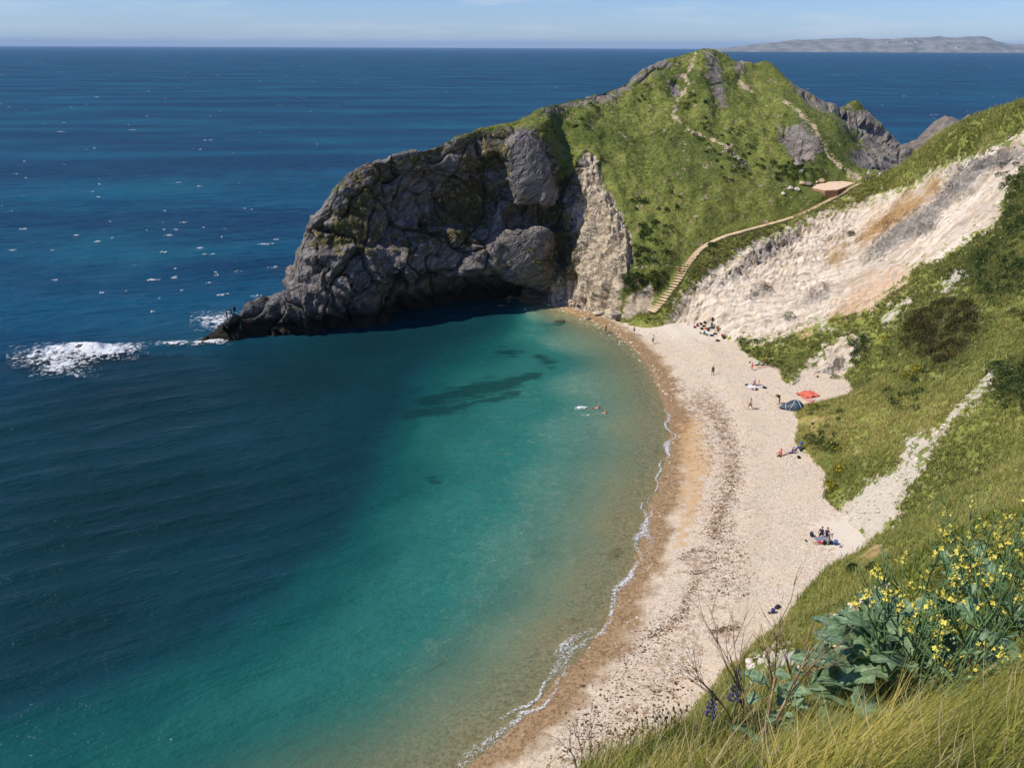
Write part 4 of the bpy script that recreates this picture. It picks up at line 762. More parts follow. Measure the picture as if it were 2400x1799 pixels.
M_LEAF = mat_blade('shrub_leaves', '22331a', '3a4f25', '5a6a33', '7d8040'); M_BROWN = mat_blade('scrub_leaves_brown', '33301d', '4b4627', '615b35', '7d7442'); M_GORSE = mat_blade('gorse_leaves', '2b3a1a', '4a5a26', '7d7a2c', 'b09a30')
M_STEM = plain('woody_stem', '5b4a38', .9); M_YEL = plain('yellow_blossom', 'cdb93a', .7, .2)
def scrub(name, polys, n, size, leaves, ls, mat, label, tree, seed):
    rg = np.random.default_rng(seed); Vs, Fs, Rs, b = [], [], [], 0; tries = 0; cnt = 0
    while cnt < n and tries < n * 40:
        tries += 1; p = polys[rg.integers(len(polys))]; p = np.array(p); q = np.array([[rg.uniform(p[:, 0].min(), p[:, 0].max()), rg.uniform(p[:, 1].min(), p[:, 1].max())]])
        if poly_mask(q, p, 1)[0] < .5: continue
        h = hit(*q[0], (tree,));
        if h is None: continue
        s = size * rg.uniform(.6, 1.4); V, F, r = leaf_blob(np.array(h[0]) + np.array([0, 0, s * .15]), (s, s, s * .7), leaves, ls, rg); Vs.append(V); Fs.append(F + b); Rs.append(r); b += len(V); cnt += 1
    me = np_mesh(name, np.concatenate(Vs), np.concatenate(Fs), False); R = np.concatenate(Rs); attr(me, 'rnd', R); attr(me, 'tip', R * .3); return tag(link(name, me, mat), label, kind='stuff')
scrub('scrub', PL['brown'], 120, .8, 150, .11, M_BROWN, 'dark brown bramble scrub on the slope', 'hill', 1)
scrub('scrub', PL['scrub'] + [[(2020, 830), (2180, 800), (2250, 900), (2150, 980), (2000, 930)], [(1985, 800), (2030, 790), (2030, 850), (2000, 860)], [(2300, 560), (2420, 540), (2420, 760), (2280, 720)]], 260, .72, 90, .11, M_LEAF, 'dark green scrub around the brambles', 'hill', 2)
scrub('scrub', [[(1460, 640), (1560, 640), (1540, 690), (1470, 690)], [(1480, 520), (1560, 520), (1580, 610), (1490, 620)], [(1660, 350), (1760, 330), (1800, 400), (1700, 430)], [(1810, 380), (1930, 380), (1930, 415), (1820, 425)], [(1270, 310), (1310, 410), (1290, 420)], [(1600, 160), (1640, 230), (1690, 260), (1650, 300), (1600, 260)], [(1225, 300), (1420, 260), (1440, 300), (1260, 330)], [(1230, 300), (1440, 222), (1540, 190), (1560, 225), (1420, 295)], [(1480, 470), (1600, 440), (1580, 540), (1490, 560)], [(1640, 280), (1760, 300), (1700, 380), (1620, 340)]], 230, .6, 56, .14, M_LEAF, 'dark green bushes in the folds of the headland', 'head', 3)
scrub('scrub', [[(1490, 640), (1550, 660), (1530, 690)], [(1815, 385), (1850, 370), (1890, 420), (1830, 420)], [(1230, 590), (1290, 560), (1300, 640)], [(1300, 520), (1350, 560), (1340, 640), (1300, 640)], [(1480, 600), (1490, 560), (1530, 600)]], 60, .5, 50, .14, M_GORSE, 'yellow green gorse at the foot of the headland', 'head', 4)
scrub('scrub', [[(1745, 800), (1800, 790), (1780, 840), (1750, 830)], [(1765, 840), (1830, 830), (1860, 890), (1790, 880)], [(1900, 960), (1960, 940), (1990, 990), (1900, 1010)], [(1900, 1010), (1960, 1010), (1960, 1060), (1910, 1050)], [(1640, 590), (1680, 575), (1670, 600)], [(1595, 690), (1650, 630), (1640, 660)], [(2060, 910), (2170, 930), (2100, 970)]], 90, .45, 80, .09, M_LEAF, 'low green bushes along the foot of the slope', 'hill', 5)
def shrub(px, py, rx, ry, label, tree='hill', n=420, ls=.08, mat=None, flowers=0, seed=0, rz=.75):
    h = hit(px, py, (tree,))
    if h is None: return
    rg = np.random.default_rng(900 + seed); D = h[1]; s = rx / FPX * D; sz = ry / FPX * D
    o = empty('shrub', h[0]); V, F, r = leaf_blob((0, 0, sz * .55), (s, s, sz), n, ls, rg); me = np_mesh('foliage', V, F, False); attr(me, 'rnd', r); attr(me, 'tip', r * .3); link('foliage', me, mat or M_LEAF, o)
    b = MB()
    for k in range(5):
        a = rg.uniform(0, 6.28); b.tube([(0, 0, -.25), (.2 * s * math.cos(a), .2 * s * math.sin(a), sz * .3), (.6 * s * math.cos(a), .6 * s * math.sin(a), sz * .9)], [.05, .03, .012], 5)
    link('stem', b.mesh('stem'), M_STEM, o)
    if flowers:
        V, F, r = leaf_blob((0, 0, sz * .62), (s * 1.03, s * 1.03, sz * 1.05), flowers, ls * .9, rg); link('blossom', np_mesh('blossom', V, F, False), M_YEL, o)
    tag(o, label, 'shrub', 'single shrubs on the slopes')
shrub(1848, 752, 16, 15, 'round dark shrub standing alone on the pale chalk slope', seed=1)
shrub(1735, 805, 14, 10, 'blue green leafy shrub at the seaward tip of the grassy spur, beyond the bags', seed=2)
shrub(1905, 965, 17, 15, 'shrub with yellow green top at the beach edge in front of the tent', mat=M_GORSE, flowers=60, seed=3)
shrub(1898, 1040, 20, 16, 'dense green shrub beside the blue pushchair', seed=4)
shrub(1950, 1055, 20, 14, 'green shrub with yellow blossom above the blue pushchair', flowers=90, seed=5)
shrub(1965, 1110, 15, 13, 'yellow flowering shrub at the bend of the beach edge', mat=M_GORSE, flowers=160, seed=6)
shrub(1945, 1150, 18, 15, 'yellow green shrub jutting onto the shingle, beside the white scree', mat=M_GORSE, flowers=180, seed=7)
shrub(2075, 800, 12, 9, 'bright yellow flowering gorse left of the brown brambles', mat=M_GORSE, flowers=160, seed=8)
shrub(2150, 875, 16, 10, 'yellow flowering gorse below the brown brambles', mat=M_GORSE, flowers=200, seed=9)
shrub(2120, 888, 12, 9, 'smaller yellow gorse left of the one below the brambles', mat=M_GORSE, flowers=130, seed=10)
shrub(1955, 900, 14, 16, 'dark shrub with yellow flowers at the foot of the white bank behind the blanket', flowers=60, seed=11)
shrub(1800, 615, 8, 7, 'small bush hanging on the top edge of the chalk', seed=12) if False else None
shrub(1993, 555, 10, 9, 'small dark bush clinging left of the ochre rock', seed=13)
shrub(1798, 680, 12, 7, 'low brown bush in the middle of the chalk slope', mat=M_BROWN, seed=14)
shrub(2000, 1340, 15, 11, 'blue green sea kale clump on the sandy edge below the picnic group', seed=15, n=200, ls=.12)
shrub(2045, 1335, 13, 9, 'smaller kale clump right of the sandy edge', seed=16, n=160, ls=.12)
shrub(1305, 505, 18, 22, 'large green bush growing in the notch of the cliff', 'head', ls=.16, seed=17)
shrub(1478, 672, 26, 22, 'big dark bush at the foot of the headland left of the steps', 'head', ls=.17, n=600, seed=18)
shrub(1530, 655, 20, 14, 'yellow green bush left of the lower steps', 'head', ls=.15, mat=M_GORSE, seed=19)
shrub(1668, 580, 12, 8, 'dark bush on the right of the bend in the steps', 'hill', ls=.13, seed=20)

# ================================================================ STEPS, PLATFORM, STONES
SP = [PY(*a) for a in [(1528, 737, 146.6), (1555, 700, 148.3), (1580, 668, 150), (1604, 624, 152.5), (1634, 589, 156), (1688, 559, 160), (1743, 543, 162), (1824, 521, 165), (1905, 489, 168), (1960, 461, 170), (2014, 429, 172)]]
P = np.array([p[:] for p in SP]); dd = np.r_[0, np.cumsum(np.linalg.norm(np.diff(P[:, :2], axis=0), axis=1))]; NST = 104
cur = pchip(dd, P, np.linspace(0, dd[-1], NST)); tan = np.gradient(cur[:, :2], axis=0); tan /= np.linalg.norm(tan, axis=1)[:, None]
gz = []
for c, t in zip(cur, tan):
    z = [];
    for o in (-.9, -.4, .1, .6, 1.0):
        g = drop(c[0] - t[1] * o, c[1] + t[0] * o, ('hill', 'head', 'beach')); z.append(g.z if g else c[2])
    gz.append(min(max(np.median(z) + .06, c[2]), c[2] + .25) + .13)
gz = np.array(gz); gz = np.convolve(np.r_[gz[:1].repeat(4), gz, gz[-1:].repeat(4)], np.ones(9) / 9, 'valid'); gz = np.maximum.accumulate(gz - .06)
M_TREAD = plain('worn_earth_tread', 'ead8bc', .95, .12, 6); M_RISER = plain('weathered_timber', 'c4a880', .85, .3, 9)
st = empty('beach_stairway', cur[0]); tag(st, 'long timber edged stairway climbing from the beach to the saddle', 'stairway')
run = dd[-1] / NST
tread = MB().box((0, 0, -.11), (1.15, run * .62, .11)).mesh('step', mats=[M_TREAD]); riser = MB().box((0, 0, 0), (1.2, .045, .085)).mesh('riser_board', mats=[M_RISER])
for k in range(NST):
    a = math.atan2(tan[k][1], tan[k][0]) - math.pi / 2 + random.uniform(-.04, .04)
    s_ = link('step', tread, None, st); s_.location = Vector((cur[k][0], cur[k][1], gz[k])) - Vector(cur[0]); s_.rotation_euler[2] = a; s_.scale = (random.uniform(.8, 1.0) * (.95 if k < 48 else .8), 1, 1)
    r_ = link('riser_board', riser, None, s_); r_.location = (random.uniform(-.05, .05), -run * .62 - .03, -.07)
pf = empty('viewing_platform', tuple(PLAT[1])); tag(pf, 'low stone walled platform with a flat sandy top beside the upper steps', 'platform'); o0 = Vector(PLAT[1])
ring = [Vector(p) - o0 for p in PLAT]
M_PAVE = plain('platform_sand', 'e0c2a4', .95, .08, 3); WALLS = [plain('wall_stone_a', 'b08a6c', .9, .2, 5), plain('wall_stone_b', '8f6650', .9, .25, 5), plain('wall_stone_c', '66523f', .9, .25, 5)]
link('paving', MB().add([p + Vector((0, 0, .02)) for p in ring] + [p - Vector((0, 0, .12)) for p in ring], [tuple(range(8))] + [(i, i + 8, (i + 1) % 8 + 8, (i + 1) % 8) for i in range(8)]).mesh('paving'), M_PAVE, pf)
for k, m_ in ((0, 0), (1, 1), (2, 2), (7, 0)):
    a, b = ring[k], ring[(k + 1) % 8]; n = (b - a).normalized(); wn_ = link('wall_panel', None, None, pf) if False else None
    L_ = (b - a).length; ncs, nrw = max(2, int(L_ / .45)), 5; mb = MB(); out = Vector((n.y, -n.x, 0)); out = out if out.y < 0 else -out
    mb.add([a - out * .12 - Vector((0, 0, .14)), b - out * .12 - Vector((0, 0, .14)), b - out * .12 - Vector((0, 0, 2.4)), a - out * .12 - Vector((0, 0, 2.4))], [(0, 1, 2, 3)])
    M = Matrix((n, out, Vector((0, 0, 1)))).transposed()
    for r_ in range(nrw):
        for c_ in range(ncs):
            x = (c_ + .5 + (.25 if r_ % 2 else -.0)) * L_ / ncs
            if x > L_ - .1: continue
            mb.box(a + n * x + Vector((0, 0, -.36 - r_ * .44)) + out * random.uniform(-.03, .03), (L_ / ncs * .47, .14, .205), M)
    link('wall_panel', mb.mesh('wall_panel'), WALLS[m_], pf)
STN = [stone_mesh('stone', 100 + k) for k in range(7)]
M_PALE = plain('pale_stone', 'cfc2b2', .9, .2, 3); M_GREYS = plain('grey_stone', '8a827a', .9, .3, 3); M_TAN = plain('tan_stone', 'c9ae8c', .9, .2, 3); M_WETR = plain('wet_dark_rock', '4a463c', .5, .3, 2)
STM = {}
def stone(px, py, wpx, label, group, mat, tree, flat=1.0, name='boulder', sink=.25, rz=None):
    h = hit(px, py, tree if isinstance(tree, tuple) else (tree,))
    if h is None: return None
    k = random.randrange(7); key = (k, mat.name)
    if key not in STM: STM[key] = STN[k].copy(); STM[key].materials.append(mat)
    s = wpx / FPX * h[1]; o = link(name, STM[key]); o.location = h[0] + Vector((0, 0, s * flat * (.35 - sink))); o.scale = (s, s * random.uniform(.7, 1.0), s * flat); o.rotation_euler = (random.uniform(-.2, .2), random.uniform(-.2, .2), random.uniform(0, 6.28) if rz is None else rz)
    return tag(o, label, 'rock', group)
G1 = 'boulders by the platform'
for px, py, w, lab in [(1867, 386, 24, 'largest grey boulder in the bushes below the pale outcrop'), (1879, 402, 13, 'small pale boulder just below the largest grey boulder'), (1880, 432, 16, 'tall tan boulder at the left end of the platform'), (1895, 433, 15, 'rounded grey boulder touching the platform end'), (1853, 443, 15, 'flat white stone left of the platform boulders'), (1868, 446, 15, 'long white slab left of the platform'), (1835, 455, 11, 'pale stone lowest left of the platform'), (1925, 426, 16, 'square tan block at the back of the platform'), (1915, 428, 8, 'small stone beside the square tan block')]:
    stone(px, py, w, lab, G1, M_TAN if 'tan' in lab else (M_GREYS if 'grey' in lab else M_PALE), ('head',))
G2 = 'rocks at the foot of the cliff'
for px, py, w, lab, mt, fl in [(1310, 758, 46, 'dark low ledge rock standing in the shallows', M_WETR, .35), (1285, 762, 30, 'flatter dark rock left of the ledge rock in the shallows', M_WETR, .3), (1232, 727, 14, 'lone pale rock in the shallows under the cliff', M_PALE, .6), (1445, 738, 34, 'fallen grey slab at the foot of the pale cliff', M_GREYS, .5), (1400, 735, 30, 'tilted pale slab at the edge of the shingle', M_PALE, .4), (1378, 748, 20, 'squat grey rock left of the tilted slab', M_GREYS, .6), (1330, 708, 24, 'broad white slab below the cave corner', M_PALE, .35), (1355, 722, 20, 'white rock next to the seated person', M_PALE, .5), (1310, 700, 16, 'white rock right under the cliff corner', M_PALE, .5)]:
    stone(px, py, w, lab, G2, mt, ('beach', 'head'), fl)
# loose stones: many alike
def scatter_stones(name, poly, n, w0, w1, mat, tree, label, seed, flat=.6):
    rg = np.random.default_rng(seed); Vs, Fs, b = [], [], 0; base = [(np.array([v.co[:] for v in m_.vertices]), np.array([p.vertices[:] for p in m_.polygons])) for m_ in [stone_mesh('s', 300 + k, sub=1) for k in range(5)]]
    p = np.array(poly); cnt = tr = 0
    while cnt < n and tr < n * 30:
        tr += 1; q = np.array([[rg.uniform(p[:, 0].min(), p[:, 0].max()), rg.uniform(p[:, 1].min(), p[:, 1].max())]])
        if poly_mask(q, p, 1)[0] < .5: continue
        h = hit(*q[0], tree)
        if h is None: continue
        V, F = base[rg.integers(5)]; s = (w0 + (w1 - w0) * rg.random() ** 3) / FPX * h[1]; a = rg.uniform(0, 6.28); c, s2 = math.cos(a), math.sin(a)
        Vs.append((V @ np.array([[c, s2, 0], [-s2, c, 0], [0, 0, 1]])) * s * np.array([1, 1, flat]) + np.array(h[0])); Fs.append(F + b); b += len(V); cnt += 1
    return tag(link(name, np_mesh(name, np.concatenate(Vs), np.concatenate(Fs), False), mat), label, kind='stuff')
scatter_stones('loose_stones', [(1280, 690), (1440, 725), (1450, 760), (1530, 850), (1600, 930), (1570, 950), (1480, 830), (1380, 770), (1290, 730)], 380, 1.5, 9, M_PALE, ('beach',), 'pale loose stones along the wet edge of the beach', 1)
scatter_stones('loose_stones', [(1540, 960), (1600, 960), (1640, 1100), (1560, 1350), (1430, 1550), (1360, 1550), (1500, 1300), (1570, 1100)], 110, 2, 8, M_PALE, ('beach',), 'few white stones on the wet sand', 2)
scatter_stones('pebbles', [(1560, 760), (1740, 810), (1860, 900), (1900, 1000), (1950, 1150), (1980, 1300), (1800, 1460), (1500, 1760), (1200, 1790), (1500, 1450), (1640, 1200), (1640, 1000), (1560, 860)], 1500, 1.5, 4.5, M_GREYS, ('beach',), 'grey pebbles strewn over the shingle', 3)
scatter_stones('path_stones', [(1685, 340), (1695, 338), (1745, 378), (1757, 398), (1748, 400), (1710, 362)], 90, 3, 8, M_PALE, ('head',), 'pale stones lining the lower hillside path', 4, .5)
scatter_stones('path_stones', [(1880, 270), (1890, 268), (1928, 320), (1950, 362), (1975, 388), (1968, 394), (1935, 362), (1910, 320)], 80, 3, 8, M_TAN, ('head',), 'tan stones along the crest path', 5, .5)
scatter_stones('scree_stones', PL['spots'][5], 260, 3, 15, M_PALE, ('hill',), 'white chalk rubble on the near scree', 6, .7)
scatter_stones('scree_stones', PL['chalk'][0][:], 800, 1.5, 8, M_PALE, ('hill',), 'chalk rubble on the big white slope', 7, .6)
scatter_stones('scree_stones', [(1280, 690), (1450, 735), (1460, 745), (1280, 715)], 120, 3, 12, M_PALE, ('beach', 'head'), 'white rubble under the cliff corner', 8, .6)
# seaweed wrack: small ragged clumps
def wrack_pts():
    rg = np.random.default_rng(33); Vs, Fs, b = [], [], 0; lines = [([(1655, 940), (1690, 990), (1714, 1060), (1712, 1120), (1698, 1190), (1668, 1255)], 30, 1500), ([(1590, 1310), (1630, 1290), (1665, 1290), (1668, 1335), (1620, 1345)], 14, 260), ([(1640, 1350), (1610, 1400), (1600, 1440), (1520, 1500)], 16, 240), ([(1690, 1240), (1720, 1300), (1720, 1340), (1700, 1400)], 40, 420), ([(1670, 1480), (1730, 1470)], 14, 130), ([(1620, 1560), (1540, 1650), (1430, 1720), (1330, 1790)], 60, 520), ([(1560, 1450), (1440, 1610), (1350, 1720)], 50, 420), ([(1580, 880), (1630, 950), (1650, 1000), (1660, 1100)], 22, 280), ([(1690, 640), (1690, 640)], 1, 1), ([(1470, 770), (1560, 880), (1620, 940)], 18, 120)]
    for pts, w, n in lines:
        pts = np.array(pts, float); L = np.r_[0, np.cumsum(np.linalg.norm(np.diff(pts, axis=0), axis=1))]
        for _ in range(int(n * 1.5)):
            t = rg.uniform(0, max(L[-1], 1e-3)); q = [np.interp(t, L, pts[:, 0]) + rg.normal() * w * .6, np.interp(t, L, pts[:, 1]) + rg.normal() * w * .25]; h = hit(*q, ('beach',))
            if h is None: continue
            s = rg.uniform(.03, .11) * (1.8 if rg.random() < .06 else 1); k = 5; a0 = rg.uniform(0, 6.28); V = [(0, 0, s * .35)] + [(s * rg.uniform(.4, 1.5) * math.cos(a0 + 6.28 * j / k), s * rg.uniform(.4, 1.2) * math.sin(a0 + 6.28 * j / k), rg.uniform(-.01, .02)) for j in range(k)]
            Vs.append(np.array(V) + np.array(h[0])); Fs.append(np.array([(0, 1 + j, 1 + (j + 1) % k) for j in range(k)]) + b); b += k + 1
    return tag(link('seaweed', np_mesh('seaweed', np.concatenate(Vs), np.concatenate(Fs), False), plain('dry_seaweed', '5e4632', .85, .4, 4)), 'brown dried seaweed strewn along the tide line', kind='stuff')
wrack_pts()
# far sea stack rocks behind the saddle
def crag(name, pts, depth, thick, label, seed):
    P = [PY(a, b, depth) for a, b in pts]; n = len(P); rows = 14; V = []; m = 60
    X = np.interp(np.linspace(0, n - 1, m), range(n), [p.x for p in P]); Z = np.interp(np.linspace(0, n - 1, m), range(n), [p.z for p in P])
    for i in range(m):
        for j in range(rows):
            a = j / (rows - 1) * math.pi; V.append((X[i], depth - thick * math.cos(a), -2 + (Z[i] + 2) * math.sin(a) ** .55))
    V = np.array(V); f1, f2, cid = voro(V * .28, seed); V += ((cid - .5) * 2.4 - .6 * np.exp(-((f2 - f1) / .12) ** 2) + .8 * fbm(V * .5, 3, seed=seed))[:, None] * np.array([.4, .6, .7])
    return tag(link(name, np_mesh(name, V, grid_faces(m, rows)), plain('crag_limestone', '756c62', .9, .35, .6)), label, 'rock', 'rocks beyond the saddle')
crag('sea_crag', [(2080, 400), (2122, 345), (2150, 335), (2177, 322), (2195, 300), (2215, 282), (2226, 274), (2245, 284), (2258, 286), (2278, 272), (2300, 286), (2330, 300), (2400, 330)], 228, 16, 'jagged grey crag rising from the sea beyond the grassy saddle', 5)
# posts and driftwood by the platform
M_WOOD = plain('bleached_wood', '9a8a72', .9, .2, 8)
def post(px, py, lab):
    h = hit(px, py, ('head', 'hill'))
    if h is None: return
    o = link('fence_post', MB().tube([(0, 0, -.3), (0.02, 0, .95)], [.07, .06], 7).box((0.02, 0, .9), (.085, .085, .02)).mesh('fence_post'), M_WOOD); o.location = h[0]; tag(o, lab, 'post', 'posts round the platform')
post(1956, 427, 'short wooden post behind the middle of the platform'); post(2001, 422, 'wooden post at the right end of the platform, left of the path'); post(2012, 416, 'wooden post on the right side of the path junction'); post(2069, 410, 'short post right of the seated walker on the saddle'); post(1860, 500, 'thin post on the grass above the long flight of steps')
h = hit(1832, 440, ('head',))
b = MB().tube([(-1.2, 0, .15), (-.3, .1, .6), (.5, 0, .5), (1.6, .1, .2)], [.05, .06, .06, .03], 6).tube([(.2, 0, .5), (-.2, -.3, .1), (-.5, -.5, -.3)], [.05, .04, .03], 6)
o = link('fallen_branch', b.mesh('fallen_branch'), M_WOOD); o.location = h[0] + Vector((0, 0, .3)); tag(o, 'bleached fallen branch lying in the grass left of the platform', 'branch')
o = stone(205, 823, 30, 'sunken rock off the point awash in white water', None, M_WETR, ('beach',)) if False else link('sunken_rock', STN[2].copy(), M_WETR)
o.location = PZ(200, 822, .3); o.scale = (6, 3, 3.2); tag(o, 'dark rock breaking the surface inside the white water off the point', 'rock')
# ================================================================ PEOPLE
def V3(*a): return Vector(a)
def dirv(fwd, side): return Vector((math.sin(side), math.sin(fwd) * math.cos(side), -math.cos(fwd) * math.cos(side)))
POSES = {   # torso lean, head tilt, (thigh fwd, knee bend, thigh side) x2, (arm fwd, arm side, elbow bend) x2, pelvis
 'stand': dict(lean=0, legs=[(2, 2, 4), (-2, 2, 4)], arms=[(4, 8, 12), (-4, 8, 12)]),
 'walk': dict(lean=6, legs=[(28, 8, 3), (-22, 20, 3)], arms=[(-28, 9, 20), (28, 9, 25)]),
 'run': dict(lean=14, legs=[(42, 30, 3), (-30, 45, 3)], arms=[(-40, 12, 70), (38, 12, 75)]),
 'throw': dict(lean=8, legs=[(20, 10, 12), (-20, 10, 12)], arms=[(40, 75, 10), (-20, 70, 40)]),
 'sit': dict(lean=-4, legs=[(96, 72, 8), (92, 66, 10)], arms=[(50, 10, 30), (46, 14, 40)], sit=.10),
 'sitlong': dict(lean=-14, legs=[(88, 10, 6), (84, 18, 8)], arms=[(-30, 16, 4), (-26, 18, 6)], sit=.10),
 'lie': dict(lean=-82, legs=[(90, 6, 8), (94, 16, 8)], arms=[(-70, 40, 20), (20, 20, 30)], sit=.11),
 'bend': dict(lean=62, legs=[(10, 12, 6), (-4, 14, 6)], arms=[(70, 8, 20), (76, 10, 25)]),
 'swim': dict(lean=84, legs=[(-84, 8, 6), (-92, 14, 8)], arms=[(165, 14, 10), (150, 20, 30)], sit=-.02),
 'squat': dict(lean=24, legs=[(70, 110, 12), (66, 112, 12)], arms=[(60, 10, 30), (56, 12, 30)])}
EYE = plain('eye_dark', '241c18', .4); NOSEK = {}
def person(px, py, pose, yaw, c, label, h=1.72, tree=('beach', 'hill'), group=None, loc=None, trousers=False, sleeve=False, hat=None, pack=None, dz=0.0):
    P = POSES[pose]; k = h / 1.72; d2 = R_
    J, E, Rr, reg = [], [], [], []                         # joints, edges, radii, region
    def j(p, r, parent, g):
        J.append(Vector(p)); Rr.append(r); reg.append(g)
        if parent is not None: E.append((parent, len(J) - 1))
        return len(J) - 1
    L = d2(P['lean']); T = Vector((0, math.sin(L), math.cos(L)))
    pel = j((0, 0, 0), .125, None, 'bot'); wst = j(T * .16, .112, pel, 'top'); che = j(T * .36, .138, wst, 'top'); ncb = j(T * .50, .085, che, 'top'); nec = j(T * .56, .052, ncb, 'skin')
    L2 = L * (.45 if pose in ('bend', 'swim') else .6 if pose == 'lie' else .3); hd = Vector((0, math.sin(L2), math.cos(L2))) if pose != 'lie' else T
    jaw = j(J[nec] + hd * .07 + Vector((0, .012, 0)), .068, nec, 'skin'); cra = j(J[jaw] + hd * .095, .088, jaw, 'skin'); crn = j(J[cra] + hd * .06, .062, cra, 'skin')
    mins = []
    for s, (tf, kb, ts) in zip((-1, 1), P['legs']):
        ts = d2(ts) * s; hp = j((s * .095, 0, -.03), .098, pel, 'bot'); kn = j(J[hp] + dirv(d2(tf), ts) * .43, .062, hp, 'bot2'); 
        mt = j((J[hp] * .5 + J[kn] * .5), .08, None, 'bot'); E.remove((hp, kn)); E += [(hp, mt), (mt, kn)]
        an = j(J[kn] + dirv(d2(tf - kb), ts * .6) * .42, .043, kn, 'calf'); ca = j(J[kn] * .65 + J[an] * .35, .058, None, 'calf'); E.remove((kn, an)); E += [(kn, ca), (ca, an)]
        f = dirv(d2(tf - kb), ts * .6); fd = Vector((s * .2, 1, 0)) if pose not in ('lie', 'sitlong', 'swim') else (Vector((0, .25, .95)) if pose != 'swim' else Vector((0, -.9, -.2)))
        fd = fd.normalized(); j(J[an] + fd * .17 + (Vector((0, 0, -.035)) if pose not in ('lie', 'sitlong', 'swim') else Vector()), .034, an, 'shoe'); mins.append(J[-1].z - .035); mins.append(J[an].z - .045)
    for s, (af, as_, eb) in zip((-1, 1), P['arms']):
        sh = j(T * .455 + Vector((s * .165, 0, 0)), .062, che, 'top'); A = d2(af) + (L if pose in ('bend',) else 0) * 0
        el = j(J[sh] + dirv(A, d2(as_) * s) * .29, .042, sh, 'sleeve'); wr = j(J[el] + dirv(A + d2(eb), d2(as_) * s * .5) * .25, .03, el, 'arm')
        pd = dirv(A + d2(eb) * 1.1, d2(as_) * s * .4); sd = Vector((1, 0, 0)); pa = j(J[wr] + pd * .065, .033, wr, 'arm')
        for q, (o, ln) in enumerate(((-.026, .07), (-.009, .082), (.009, .078), (.026, .062))):
            a = j(J[pa] + pd * ln * .55 + sd * o, .0095, pa, 'arm'); j(J[a] + (pd + Vector((0, .35, 0))).normalized() * ln * .5, .008, a, 'arm')
        a = j(J[wr] + pd * .045 + sd * (-s * .045) + Vector((0, .012, 0)), .011, wr, 'arm'); j(J[a] + (pd + sd * (-s * .4)).normalized() * .04, .009, a, 'arm')
    me = bpy.data.meshes.new('p'); me.from_pydata([p * k for p in J], E, []); ob = bpy.data.objects.new('p', me); COL.objects.link(ob)
    sk = ob.modifiers.new('s', 'SKIN'); sk.use_smooth_shade = True; ob.modifiers.new('u', 'SUBSURF').levels = 1
    for v, r in zip(me.skin_vertices[0].data, Rr): v.radius = (r * k, r * k)
    me.skin_vertices[0].data[0].use_root = True
    dg = bpy.context.evaluated_depsgraph_get(); m2 = bpy.data.meshes.new_from_object(ob.evaluated_get(dg)); bpy.data.objects.remove(ob); m2.name = 'person'
    sg = [(J[a] * k, J[b] * k, reg[b]) for a, b in E]; A = np.array([s[0][:] for s in sg]); B = np.array([s[1][:] for s in sg]); C = np.empty(len(m2.polygons) * 3); m2.polygons.foreach_get('center', C); C = C.reshape(-1, 3)
    AB = B - A; t = np.clip(((C[:, None] - A[None]) * AB[None]).sum(2) / np.maximum((AB ** 2).sum(1), 1e-9), 0, 1); dist = np.linalg.norm(C[:, None] - A[None] - t[..., None] * AB[None], axis=2); ix = dist.argmin(1)
    mats = ['skin', 'top', 'bot', 'shoe']; sk_ = c.get('skin', 'c48f6c')
    for nme in mats: m2.materials.append(plain('cloth_' + nme if nme != 'skin' else 'skin', (c.get(nme) or sk_), .75, .12, 20))
    gm = {'skin': 0, 'top': 1, 'bot': 2, 'bot2': 2, 'calf': 2 if trousers else 0, 'shoe': 3, 'sleeve': 1, 'arm': 1 if sleeve else 0}
    if c.get('top') is None: gm['top'] = 0; gm['sleeve'] = 0
    m2.polygons.foreach_set('material_index', [gm[sg[i][2]] for i in ix]); m2.polygons.foreach_set('use_smooth', [True] * len(m2.polygons))
    o = link('person', m2)
    if loc is None: hh = hit(px, py, tree); loc = hh[0] if hh else PZ(px, py, 1.5)
    foot = (-P['sit'] if 'sit' in P else min(mins)) * k
    o.location = Vector(loc) + Vector((0, 0, -foot + dz)); o.rotation_euler[2] = yaw; tag(o, label, 'person', group)
    # hair, face
    hc = (J[cra] + hd * .012) * k; hb = bmesh.new(); bmesh.ops.create_icosphere(hb, subdivisions=2, radius=.103 * k)
    fw = Vector((0, 1, 0)) if abs(hd.y) < .7 else Vector((0, .3, -.95 if hd.y > 0 else .95)); fw = (fw - hd * fw.dot(hd)).normalized()
    for v in list(hb.verts):
        if v.co.dot(fw) > .035 * k and v.co.dot(hd) < .045 * k: hb.verts.remove(v)
        else: v.co = v.co * (1 + random.uniform(-.03, .05)) + hc - fw * .008 * k
    hmsh = bpy.data.meshes.new('hair'); hb.to_mesh(hmsh); hb.free(); link('hair', hmsh, plain('hair', c.get('hair', '3a2a1e'), .8, .3, 30), o)
    sx = hd.cross(fw).normalized(); fm = MB(); fc = J[jaw] * .45 + J[cra] * .55
    fm.add([p * k for p in (fc + fw * .09 + hd * .03, fc + fw * .118 - hd * .015, fc + fw * .085 - hd * .02 + sx * .017, fc + fw * .085 - hd * .02 - sx * .017)], [(0, 2, 1), (0, 1, 3), (2, 3, 1)], 0)
    for s in (-1, 1):
        fm.box((fc + fw * .086 + hd * .032 + sx * s * .034) * k, (.009 * k, .006 * k, .006 * k), None, 1); fm.box((fc + sx * s * .09 - fw * .005) * k, (.010 * k, .02 * k, .03 * k), None, 0)
    fm.box((fc + fw * .076 - hd * .048) * k, (.02 * k, .006 * k, .005 * k), None, 1)
    link('face', fm.mesh('face', False, [m2.materials[0], EYE]), None, o)
